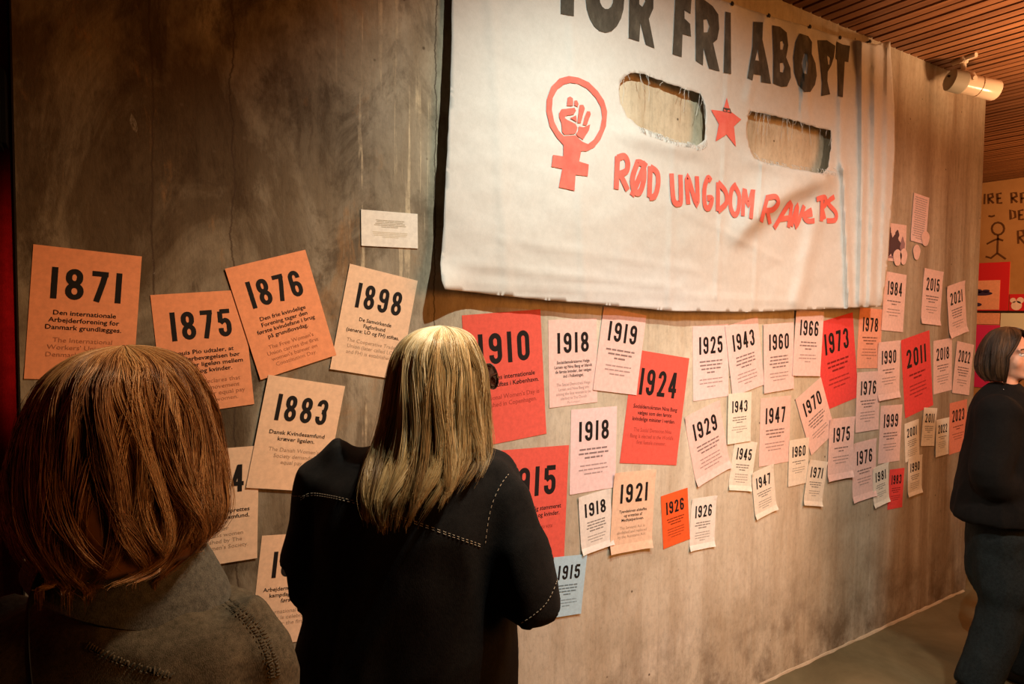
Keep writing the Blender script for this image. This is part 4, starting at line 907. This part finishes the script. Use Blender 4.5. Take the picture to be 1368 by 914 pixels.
def hair(root, base, mat_, rows, face_dir, half_open, n_strand, seed, crown, rad=.0007, wave=(.004, .012), tips=.16, clumps=130, ragged=.05, shell_scale=.90, tone_fn=None, axes=None, flick=0.0, fly=.03, relief=.018, open_t=.22, end_fn=None, shell_end=.9, conv_k=.55, frizz=.02, kx=1.0):
    """rows: picture-unit rings (x0,x1,y,depth,halfdepth) from crown to tips; strands run down over them"""
    rng = np.random.default_rng(seed)
    r, f = axes if axes else (np.array((CR[0], CR[1], 0)), np.array((CF[0], CF[1], 0)))
    r = r/np.linalg.norm(r); f = f/np.linalg.norm(f); up = np.array((0, 0, 1.0))
    C = np.array([at((x0+x1)/2, y, d) for x0, x1, y, d, hd in rows]); A = np.array([(x1-x0)/2*d/FPX*kx for x0, x1, y, d, hd in rows]); B = np.array([hd for *_, hd in rows])
    K = len(rows)-1
    def sample(arr, t):
        x = np.clip(t, 0, 1)*K; i = np.minimum(x.astype(int), K-1); u = x-i
        p0, p1, p2, p3 = arr[np.maximum(i-1, 0)], arr[i], arr[i+1], arr[np.minimum(i+2, K)]
        if arr.ndim == 2: u = u[..., None]
        return .5*((2*p1)+(p2-p0)*u+(2*p0-5*p1+4*p2-p3)*u**2+(3*p1-3*p2+p3-p0)*u**3)
    fa = math.atan2(face_dir@f, face_dir@r)
    REL = [(int(rng.integers(5, 9)), rng.uniform(-7, 7), rng.uniform(0, 6)), (int(rng.integers(9, 15)), rng.uniform(-9, 9), rng.uniform(0, 6)), (int(rng.integers(15, 24)), rng.uniform(-12, 12), rng.uniform(0, 6))]
    def env(th, t, sc, sgn=None):
        d = (th-fa+PI) % (2*PI)-PI; op = half_open*np.clip((t-.06)/open_t, 0, 1)
        sg = np.where(d >= 0, 1, -1) if sgn is None else sgn; ad = np.abs(d) if sgn is None else np.where(np.abs(d) > 2.6, np.abs(d), d*sgn)
        th2 = np.where(ad < op, fa+sg*(op+(ad-op)*.12), th)
        c = sample(C, t); a = sample(A, t); b = sample(B, t)
        rl = np.zeros_like(th)
        for q, (f1, f2, p1) in enumerate(REL): rl = rl+np.sin(f1*th+f2*t+p1)
        sc = sc*(1+relief*rl*np.clip((t-.2)/.35, 0, 1))
        return c+(sc*a*np.cos(th2))[..., None]*r+(sc*b*np.sin(th2))[..., None]*f
    # inner mass of hair
    bm = bmesh.new(); n = 48; g = []
    for t in np.linspace(.0, shell_end, 40):
        th = np.linspace(fa+half_open*(1.0*min(1, max(0, (t-.06)/open_t))), fa+2*PI-half_open*(1.0*min(1, max(0, (t-.06)/open_t))), n)
        tv = np.full(n, t)*(end_fn(th) if end_fn is not None else 1.0)
        g.append([bm.verts.new(p-base-up*.007) for p in env(th, tv, shell_scale)])
    for a, b in zip(g[:-1], g[1:]):
        for i in range(n-1): bm.faces.new((a[i], a[i+1], b[i+1], b[i]))
    bm.faces.new(g[0][::-1])
    me = bm_mesh(bm, 'hair', True); tn = me.attributes.new('tone', 'FLOAT', 'POINT'); tn.data.foreach_set('value', np.full(len(me.vertices), .22))
    ho = link('hair', me, root, mat_); md = ho.modifiers.new('t', 'SOLIDIFY'); md.thickness = .004
    # strands
    M = 34; T = np.linspace(0, 1, M)
    cth = rng.uniform(0, 2*PI, clumps); cph = rng.uniform(0, 2*PI, clumps); cto = rng.uniform(0, 1, clumps); cend = rng.uniform(1-tips, 1.0, clumps); cfr = rng.uniform(.7, 1.4, clumps); csc = rng.uniform(-.045, .02, clumps); cam_ = rng.uniform(.4, 1.0, clumps)
    cth = np.linspace(0, 2*PI, clumps, endpoint=False)+rng.uniform(-.5, .5, clumps)*2*PI/clumps; ci = rng.integers(0, clumps, n_strand)
    sig = 2*PI/clumps*.9; g0 = rng.normal(0, 1, n_strand); sp = g0*sig
    end = np.clip(cend[ci]+rng.normal(0, ragged*.5, n_strand), .3, 1.0+ragged)
    if end_fn is not None: end = end*end_fn(cth[ci])
    sc0 = 1.0+csc[ci]+rng.normal(0, .012, n_strand)
    sg0 = np.where(((cth[ci]+sp-fa+PI) % (2*PI)-PI) >= 0, 1, -1)
    fz1 = rng.uniform(5, 14, n_strand); fz2 = rng.uniform(0, 6.3, n_strand)
    V = np.empty((n_strand, M, 3))
    isfly = rng.random(n_strand) < fly
    for j, u in enumerate(T):
        t = u*end; tt = np.minimum(t, 1.0)
        conv = 1-conv_k*np.clip((tt-.35)/.65, 0, 1)
        wv = (wave[0]+(wave[1]-wave[0])*tt)*np.clip((tt-.15)/.3, 0, 1)*cam_[ci]
        th = cth[ci]+sp*conv
        ph = cph[ci]+tt*7.5*cfr[ci]
        aa = sample(A, tt)
        th = th+np.sin(ph)*wv/np.maximum(aa, .03)*.9+frizz*np.sin(tt*fz1+fz2)*np.clip(tt*2, 0, 1)
        rmp = np.clip((tt-.1)/.4, 0, 1); p = env(th, tt, 1+(sc0-1)*rmp-.028*np.minimum(g0*g0, 4)*rmp+np.where(isfly, .10*tt, 0)+.045*np.cos(ph)*np.clip((tt-.3)/.4, 0, 1)*cam_[ci], sg0)
        over = (t-tt); p[:, 2] -= over*.2
        if flick:
            out = p-sample(C, tt); out[:, 2] = 0; out /= np.linalg.norm(out, axis=1)[:, None]+1e-9
            k = np.clip((tt-.80)/.2, 0, 1)**2*flick*np.sin(cph[ci]); p += out*k[:, None]; p[:, 2] += np.abs(k)*.6
        V[:, j] = p
    V += rng.normal(0, .0006, (n_strand, 1, 3))
    tan = np.gradient(V, axis=1); tan /= np.linalg.norm(tan, axis=2)[..., None]+1e-9
    s1 = np.cross(tan, np.array((.3, .2, .93))); s1 /= np.linalg.norm(s1, axis=2)[..., None]+1e-9; s2 = np.cross(tan, s1)
    rr = rad*(1-.75*np.clip((T-.6)/.4, 0, 1)**1.5)[None, :, None]*np.where(isfly, .6, 1.0)[:, None, None]
    q = np.stack([V+rr*(math.cos(a)*s1+math.sin(a)*s2) for a in (0, 2*PI/3, 4*PI/3)], 2)-np.array(base)
    nv = n_strand*M*3; co = q.reshape(-1, 3)
    idx = np.arange(nv).reshape(n_strand, M, 3)
    F = []
    for k in range(3):
        l = (k+1) % 3; F.append(np.stack([idx[:, :-1, k], idx[:, :-1, l], idx[:, 1:, l], idx[:, 1:, k]], -1).reshape(-1, 4))
    F = np.concatenate(F)
    me = bpy.data.meshes.new('hair_strands'); me.vertices.add(nv); me.vertices.foreach_set('co', co.ravel())
    me.loops.add(F.size); me.loops.foreach_set('vertex_index', F.ravel()); me.polygons.add(len(F)); me.polygons.foreach_set('loop_start', np.arange(0, F.size, 4)); me.polygons.foreach_set('use_smooth', np.ones(len(F), bool))
    me.update(calc_edges=True)
    tone = np.clip(.12+.62*cto[ci]+rng.normal(0, .13, n_strand), 0, 1)
    tone = np.repeat(tone[:, None], M, 1)
    if tone_fn is not None: tone = tone_fn(tone, T[None, :]*end[:, None])
    tn = me.attributes.new('tone', 'FLOAT', 'POINT'); tn.data.foreach_set('value', np.repeat(np.clip(tone, 0, 1)[..., None], 3, 2).ravel())
    so = link('strands', me, ho, mat_); so['kind'] = 'stuff'
    return ho
def eyes(root, base, W, A, iris=(.10, .07, .04)):
    wm = mat('eye white', (.75, .70, .66), .2, .5); im = mat('iris', iris, .2, .5); 
    for k in (-1, 1):
        c = W(k*.031, .0655, .008); bm = bmesh.new(); ellipsoid(bm, c-base, (.0122,)*3, A); e = link('eye', bm_mesh(bm, 'eye', True), root, wm)
        bm = bmesh.new(); ellipsoid(bm, c+A[1]*.0080-base, (.006, .0050, .006), A, 12); link('iris', bm_mesh(bm, 'iris', True), e, im)
        bm = bmesh.new(); tube(bm, bend([W(k*.031-.016, .071, .0125)-base, W(k*.031, .0785, .0150)-base, W(k*.031+.016, .071, .0125)-base], 5), .0013, 6); link('eyelashes', bm_mesh(bm, 'eyelashes', True), root, mat('dark lashes', (.10, .05, .03), .8, .1))
        bm = bmesh.new(); tube(bm, bend([W(k*.031-.02, .076, .031)-base, W(k*.031, .0805, .0345)-base, W(k*.031+.02, .073, .031)-base], 5), .0028, 6); link('eyebrow', bm_mesh(bm, 'eyebrow', True), root, mat('eyebrow hair', (.13, .075, .04), .8, .1))
    bm = bmesh.new(); tube(bm, bend([W(-.020, .077, -.0575)-base, W(0, .0885, -.057)-base, W(.020, .077, -.0575)-base], 5), .0032, 8); link('lips', bm_mesh(bm, 'lips', True), root, mat('lips', (.50, .20, .16), .5, .3))
def ground(p): return np.array((p[0], p[1], 0.0))

DENIM_BLACK = fabric('black denim', (.0035, .0035, .004), (.011, .0105, .0105), 90, .9, .6, .02)
DENIM_OLIVE = fabric('washed grey denim', (.05, .047, .036), (.15, .135, .105), 110, .95, .6, .03)
THREAD = mat('pale seam thread', (.42, .36, .28), .9, .1)
SHOE = mat('black shoe leather', (.012, .011, .010), .5, .4)

def middle_woman():
    d = 1.40; base = ground(at(560, 800, 1.42)); az = YAW+math.radians(10); haz = YAW+math.radians(50)
    root_me = None
    hc = at(588, 517, 1.42); T = dirs(az)
    S = dict(head=hc, head_az=haz, tilt=math.radians(8), az=az, neck=at(574, 603, 1.42), shoulder_l=at(448, 632, 1.46), shoulder_r=at(672, 660, 1.36), elbow_l=at(420, 775, 1.44), elbow_r=at(700, 790, 1.36),
             wrist_l=at(520, 835, 1.62), wrist_r=at(600, 835, 1.60), hand_l=CR*.8+CF*.4, hand_r=-CR*.7+CF*.5, palm_l=-CF, palm_r=-CF, hip=at(548, 930, 1.42))
    hip = S['hip']
    for k, s in (('l', -1), ('r', 1)):
        hj = hip+T[0]*.09*s-np.array((0, 0, .03)); S['hipj_'+k] = hj; S['knee_'+k] = np.array((hj[0], hj[1], .45))+T[1]*.02; S['ankle_'+k] = np.array((hj[0], hj[1], .075))
    bm = bmesh.new(); W, A = build_body(bm, S); me = remesh(bm, 'person', .0065, 4); move_mesh(me, base)
    root = link('person', me, mat=SKIN, loc=base)
    tag(root, 'woman with long blonde hair and dark glasses in a black denim jacket, seen from behind', 'person')
    eyes(root, base, W, A)
    # trousers
    bm = bmesh.new(); z = lambda p, dz: np.array(p)+np.array((0, 0, dz))
    def ring(c, a, b): return [np.array(c)+a*math.cos(2*PI*k/24)*T[0]+b*math.sin(2*PI*k/24)*T[1] for k in range(24)]
    loft(bm, [ring(z(hip, .10), .17, .13), ring(hip, .20, .15), ring(z(hip, -.10), .20, .15)])
    for k in 'lr': tube(bm, [S['hipj_'+k], S['knee_'+k], S['ankle_'+k]+np.array((0, 0, .02))], [.105, .085, .075], 18)
    cloth_obj('trousers', bm, .012, root, base, fabric('dark trousers', (.012, .012, .014), (.03, .03, .033), 80), wrinkle(.006, 9, 3))
    shoes(root, base, S, SHOE)
    # jacket
    bm = bmesh.new()
    stack(bm, [(548, 622, 585, 1.41, .055), (515, 650, 596, 1.41, .085), (452, 684, 612, 1.41, .105), (428, 698, 640, 1.40, .125), (424, 694, 690, 1.39, .145), (424, 690, 760, 1.39, .155), (408, 690, 830, 1.39, .16), (392, 690, 914, 1.39, .165), (388, 692, 975, 1.39, .17), (390, 690, 985, 1.39, .165)])
    tube(bm, bend([at(470, 606, 1.43), at(440, 640, 1.43), at(430, 700, 1.42), at(416, 770, 1.40), at(413, 778, 1.40)], 4), [.050]*4+[.072]*4+[.070]*4+[.063]*4+[.058], 24)
    tube(bm, bend([at(650, 632, 1.38), at(672, 664, 1.36), at(690, 730, 1.33), at(706, 800, 1.31), at(708, 812, 1.31)], 4), [.050]*4+[.062]*4+[.070]*4+[.065]*4+[.060], 24)
    wr = wrinkle(.010, 7, 1)
    jk = cloth_obj('jacket', bm, .010, root, base, DENIM_BLACK, wr)
    jk['label'] = 'oversized black denim jacket with pale seam stitching'
    for pts in ([(402, 665), (422, 659), (484, 672), (538, 691), (592, 710), (646, 729)], [(402, 668), (422, 662), (484, 675), (538, 694), (592, 713), (646, 732)], [(679, 634), (668, 650), (657, 675), (651, 703), (648, 728)], [(744, 775), (736, 795), (726, 810), (711, 823), (694, 834)], [(378, 660), (395, 663), (412, 662)]):
        seam(root, jk, pts, THREAD, base, .0007, .001, .006)
    # collar
    bm = bmesh.new(); rr = []
    for zz, k in ((0, 1.0), (.02, 1.06), (.035, 1.0), (.035, .93), (0, .92)):
        c = at(580, 590, 1.41)+np.array((0, 0, zz)); rr.append([c+.075*k*math.cos(2*PI*i/28)*CR+.075*k*math.sin(2*PI*i/28)*np.array((CF[0], CF[1], 0)) for i in range(28)])
    loft(bm, rr, False); me = bm_mesh(bm, 'collar', True); move_mesh(me, base); link('collar', me, jk, DENIM_BLACK)
    # glasses
    gm = mat('dark tortoiseshell frame', (.02, .008, .006), .2, .6); gl = mat('tinted lens', (.05, .02, .015), .05, .6); bm = bmesh.new()
    fr = []
    for k in (-1, 1): fr.append([W(k*(.035+.031*math.cos(q*PI/10)), .112-.012*abs(math.cos(q*PI/10)+.2)*(.6), .004+.026*math.sin(q*PI/10)) for q in range(21)])
    for p in fr: tube(bm, p, .0035, 8)
    tube(bm, [W(-.008, .112, .012), W(.008, .112, .012)], .003, 6)
    for k in (-1, 1): tube(bm, bend([W(k*.066, .100, .014), W(k*.079, .05, .012), W(k*.081, -.01, .006), W(k*.078, -.03, -.01)], 4), .003, 6)
    me = bm_mesh(bm, 'glasses', True); move_mesh(me, base); g = link('glasses', me, root, gm)
    for p in fr:
        bm = bmesh.new(); bm.faces.new([bm.verts.new(q-base) for q in p[:-1]]); link('lens', bm_mesh(bm, 'lens'), g, gl)
    HM = hair_mat('blonde hair', [(0, (.15, .085, .03)), (.35, (.40, .27, .115)), (.7, (.64, .48, .25)), (1, (.84, .74, .53))], .36, .5)
    rows = [(588, 592, 436.5, 1.425, .004), (572, 609, 438.5, 1.425, .035), (555, 623, 443.5, 1.425, .062), (541, 634, 453, 1.425, .085), (530, 641, 468, 1.425, .10), (523, 648, 490, 1.42, .108), (518, 651, 520, 1.41, .112), (511, 655, 560, 1.395, .108), (499, 658, 600, 1.365, .10), (488, 648, 632, 1.325, .085), (482, 630, 662, 1.30, .075), (488, 612, 692, 1.285, .06)]
    fd = A[1].copy(); fd[2] = 0; fd /= np.linalg.norm(fd)
    def tf(t, u): return t+.75*np.clip(1-u/.45, 0, 1)-.12*np.clip((u-.5)/.5, 0, 1)  # crown strands toned lighter: light from above put into the hair colour
    hair(root, base, HM, rows, fd, math.radians(52), 8000, 11, at(590, 441, 1.42), .00075, (.004, .028), .18, 70, .08, tone_fn=tf, fly=.03, frizz=.03, shell_end=.86, end_fn=lambda th: 1-.26*np.clip(np.cos(th)-.1, 0, 1))
middle_woman()

def left_woman():
    d = .90; base = ground(at(165, 800, .92)); az = math.radians(6); T = dirs(az)
    hc = at(168, 574, .93)
    S = dict(head=hc, head_az=math.radians(10), az=az, neck=at(165, 715, .92), shoulder_l=at(5, 850, .93), shoulder_r=at(330, 850, .93), elbow_l=at(-40, 1120, .93), elbow_r=at(360, 1120, .92),
             wrist_l=at(60, 1180, 1.13), wrist_r=at(250, 1180, 1.13), hand_l=T[0]*.7+T[1]*.5, hand_r=-T[0]*.7+T[1]*.5, palm_l=-T[1], palm_r=-T[1])
    hip = np.array((base[0], base[1], .86)); S['hip'] = hip
    for k, s in (('l', -1), ('r', 1)):
        hj = hip+T[0]*.09*s-np.array((0, 0, .03)); S['hipj_'+k] = hj; S['knee_'+k] = np.array((hj[0], hj[1], .45))+T[1]*.02; S['ankle_'+k] = np.array((hj[0], hj[1], .075))
    bm = bmesh.new(); W, A = build_body(bm, S); me = remesh(bm, 'person', .0065, 4); move_mesh(me, base)
    root = link('person', me, mat=SKIN, loc=base)
    tag(root, 'woman with a red-blonde bob and grey denim jacket, back turned, nearest at left', 'person')
    eyes(root, base, W, A)
    bm = bmesh.new()
    def ring(c, a, b): return [np.array(c)+a*math.cos(2*PI*k/24)*T[0]+b*math.sin(2*PI*k/24)*T[1] for k in range(24)]
    loft(bm, [ring(hip+np.array((0, 0, .10)), .17, .13), ring(hip, .19, .145), ring(hip-np.array((0, 0, .10)), .19, .145)])
    for k in 'lr': tube(bm, [S['hipj_'+k], S['knee_'+k], S['ankle_'+k]+np.array((0, 0, .02))], [.10, .08, .07], 18)
    cloth_obj('trousers', bm, .012, root, base, fabric('brown trousers', (.02, .017, .014), (.045, .04, .032), 80), wrinkle(.006, 9, 5))
    shoes(root, base, S, SHOE)
    bm = bmesh.new()
    stack(bm, [(118, 226, 752, .92, .06), (92, 256, 776, .92, .08), (58, 292, 799, .92, .095), (8, 340, 820, .92, .11), (-20, 358, 850, .92, .125), (-30, 366, 914, .92, .14), (-30, 366, 1000, .92, .145), (-22, 358, 1120, .92, .145), (-25, 360, 1260, .92, .15)])
    for sx, pts in ((1, [(310, 818, .92), (345, 868, .92), (362, 960, .92), (366, 1120, .92)]), (-1, [(30, 818, .93), (-12, 868, .93), (-38, 960, .93), (-48, 1120, .93)])):
        tube(bm, bend([at(*p) for p in pts]+[at(250 if sx > 0 else 70, 1178, 1.10)], 4), [.040]*4+[.047]*4+[.052]*4+[.048]*4+[.036], 20)
    jk = cloth_obj('jacket', bm, .009, root, base, DENIM_OLIVE, wrinkle(.008, 9, 2, (1, 1, .8)))
    jk['label'] = 'faded grey denim jacket with turned-down collar'
    # turned-down collar
    bm = bmesh.new(); rr = []
    fx = np.array((CF[0], CF[1], 0)); rx = np.array((CR[0], CR[1], 0))
    for zz, k in ((-.040, 1.50), (-.036, 1.53), (-.012, 1.42), (.016, 1.20), (.026, 1.10), (.022, 1.02), (-.02, 1.0)):
        c = at(176, 748, .925)+np.array((0, 0, zz))
        rr.append([c+.082*k*math.cos(2*PI*i/40)*rx*1.08+.070*k*math.sin(2*PI*i/40)*fx+np.array((0, 0, -.02*math.cos(2*PI*i/40)*(k-.9)*3)) for i in range(40)])
    loft(bm, rr, False); bmesh.ops.recalc_face_normals(bm, faces=bm.faces); me = bm_mesh(bm, 'collar', True); move_mesh(me, base); co = link('collar', me, jk, fabric('blue grey denim', (.05, .055, .055), (.14, .15, .145), 110, .95, .6, .03))
    md = co.modifiers.new('t', 'SOLIDIFY'); md.thickness = .004
    dt = mat('faded denim thread', (.16, .15, .12), .9, .1)
    for pts in ([(288, 790), (306, 800), (330, 818), (352, 845), (368, 880), (372, 905)], [(282, 794), (300, 804), (324, 823), (345, 850), (360, 884), (364, 908)], [(118, 862), (170, 886), (232, 903)]):
        puckers(jk, pts, DENIM_OLIVE, base); seam(root, jk, [(a-4, b+4) for a, b in pts], dt, base, .0006, .0008, .005)
    bm = bmesh.new()
    tube(bm, bend([at(60, 772, .84), at(40, 800, .79), at(36, 850, .765), at(40, 914, .75), at(60, 1050, .75), at(90, 1200, .76)], 5), [(.022, .002)]*26, 8, up=tuple(CF))
    me = bm_mesh(bm, 'shoulder_strap', True); move_mesh(me, base); link('shoulder_strap', me, root, mat('black strap', (.006, .006, .006), .8, .2))
    HM = hair_mat('red-blonde hair', [(0, (.09, .036, .013)), (.35, (.26, .12, .045)), (.7, (.46, .26, .11)), (1, (.62, .44, .24))], .40, .45)
    rows = [(163, 171, 463.5, .93, .006), (140, 197, 466, .93, .04), (112, 226, 473, .93, .075), (88, 252, 487, .93, .10), (70, 268, 508, .93, .12), (53, 284, 544, .93, .137), (40, 297, 590, .93, .145), (32, 308, 640, .925, .145), (32, 312, 680, .915, .135), (44, 302, 712, .905, .12), (74, 268, 742, .90, .10), (108, 232, 768, .885, .075)]
    fd = T[1].copy()
    hair(root, base, HM, rows, fd, math.radians(48), 9500, 23, at(165, 467, .93), .0006, (.007, .040), .32, 90, .14, frizz=.035, conv_k=.5, shell_end=.86, kx=.835, tone_fn=lambda t, u: t+.25*np.clip(1-u/.4, 0, 1), flick=.055, fly=.07)
left_woman()

def right_person():
    d = 2.90; base = ground(at(1340, 700, 2.9)); los = YAW+math.radians(36.5); az = los+math.radians(98); haz = los+math.radians(113); T = dirs(az)
    Lv, Rv = np.array((math.sin(los), math.cos(los), 0)), np.array((math.cos(los), -math.sin(los), 0))
    S = dict(hs=.95, head=at(1346, 475, d), head_az=haz, az=az, neck=at(1342, 524, d), shoulder_l=at(1338, 544, d)+Lv*.17, shoulder_r=at(1334, 544, d)-Lv*.17, elbow_l=at(1336, 626, d)+Lv*.21, elbow_r=at(1326, 626, d)-Lv*.20,
             wrist_l=at(1392, 662, d)+Lv*.10, wrist_r=at(1388, 668, d)-Lv*.13, hand_l=Rv-Lv*.3, hand_r=Rv+Lv*.3, palm_l=np.array((0, 0, -1.0)), palm_r=np.array((0, 0, -1.0)), hip=at(1340, 690, d), foot_dir=Rv*.97-Lv*.2)
    hip = S['hip']
    S['hipj_r'] = hip-Lv*.08; S['knee_r'] = at(1340, 800, d)-Lv*.09; a = at(1304, 905, d)-Lv*.09; S['ankle_r'] = np.array((a[0], a[1], .085))
    S['hipj_l'] = hip+Lv*.08; S['knee_l'] = at(1362, 800, d)+Lv*.09; a = at(1372, 905, d)+Lv*.09; S['ankle_l'] = np.array((a[0], a[1], .080))
    bm = bmesh.new(); W, A = build_body(bm, S); me = remesh(bm, 'person', .0065, 4); move_mesh(me, base)
    root = link('person', me, mat=SKIN, loc=base)
    tag(root, 'person with a dark brown bob, black jacket and blue jeans at the right edge', 'person')
    eyes(root, base, W, A)
    ax = (Rv, Lv); kx = .81
    bm = bmesh.new()
    stack(bm, [(1296, 1380, 662, d, .17), (1290, 1386, 690, d, .18), (1288, 1386, 735, d, .18), (1289, 1386, 770, d, .17), (1298, 1380, 788, d, .16)], 36, ax, kx)
    for k in 'lr':
        ellipsoid(bm, S['hipj_'+k]-np.array((0, 0, .06)), (.125, .125, .15))
        tube(bm, bend([S['hipj_'+k]-np.array((0, 0, .05)), S['knee_'+k], S['ankle_'+k]-np.array((0, 0, .02))], 5), [.110]*5+[.085]*5+[.078], 20)
    cloth_obj('jeans', bm, .011, root, base, fabric('dark blue denim', (.006, .009, .010), (.017, .024, .026), 90, .9, .5), wrinkle(.010, 10, 6))['label'] = 'dark blue denim jeans'
    shoes(root, base, S, SHOE)
    bm = bmesh.new()
    stack(bm, [(1324, 1360, 511, d, .075), (1314, 1368, 518, d, .11), (1302, 1380, 530, d, .17), (1293, 1388, 548, d, .21), (1287, 1394, 585, d, .215), (1276, 1396, 640, d, .22), (1265, 1396, 678, d, .225), (1264, 1394, 690, d, .22)], 36, ax, kx)
    for k in 'lr':
        sh, el, wr = S['shoulder_'+k], S['elbow_'+k], S['wrist_'+k]; ellipsoid(bm, sh, (.085, .085, .075))
        tube(bm, bend([sh, (sh+el)/2, el, (el+wr)/2, wr], 4), [.080]*4+[.080]*4+[.076]*4+[.064]*4+[.052], 20)
    jk = cloth_obj('jacket', bm, .010, root, base, fabric('black wool', (.003, .003, .003), (.008, .0075, .007), 90), wrinkle(.010, 8, 8)); jk['label'] = 'black jacket'
    bm = bmesh.new(); c = at(1361, 532, d)-Lv*.12; ellipsoid(bm, c-base, (.010, .010, .012)); tube(bm, bend([at(1340, 517, d)-Lv*.10-base, at(1352, 526, d)-Lv*.12-base, c-base], 5), .0015, 6)
    link('necklace', bm_mesh(bm, 'necklace', True), root, mat('silver', (.7, .68, .62), .25, .6, 1.0))
    HM = hair_mat('dark brown hair', [(0, (.012, .006, .003)), (.4, (.045, .022, .010)), (.8, (.10, .05, .022)), (1, (.17, .085, .036))], .42, .4)
    rows = [(1345, 1349, 437, d, .006), (1335, 1360, 438.5, d, .042), (1324, 1371, 443, d, .07), (1314, 1380, 453, d, .09), (1307, 1385, 468, d, .102), (1304, 1386, 483, d, .105), (1304, 1383, 495, d, .103), (1308, 1376, 504, d, .095), (1315, 1368, 510, d, .085)]
    fd = A[1].copy(); fd[2] = 0; fd /= np.linalg.norm(fd)
    hair(root, base, HM, rows, fd, math.radians(70), 4000, 31, at(1347, 439, d), .0009, (.002, .008), .14, 60, .05, axes=ax, kx=kx, tone_fn=lambda t, u: t+.2*np.clip(1-u/.4, 0, 1), fly=.02, open_t=.5)
right_person()
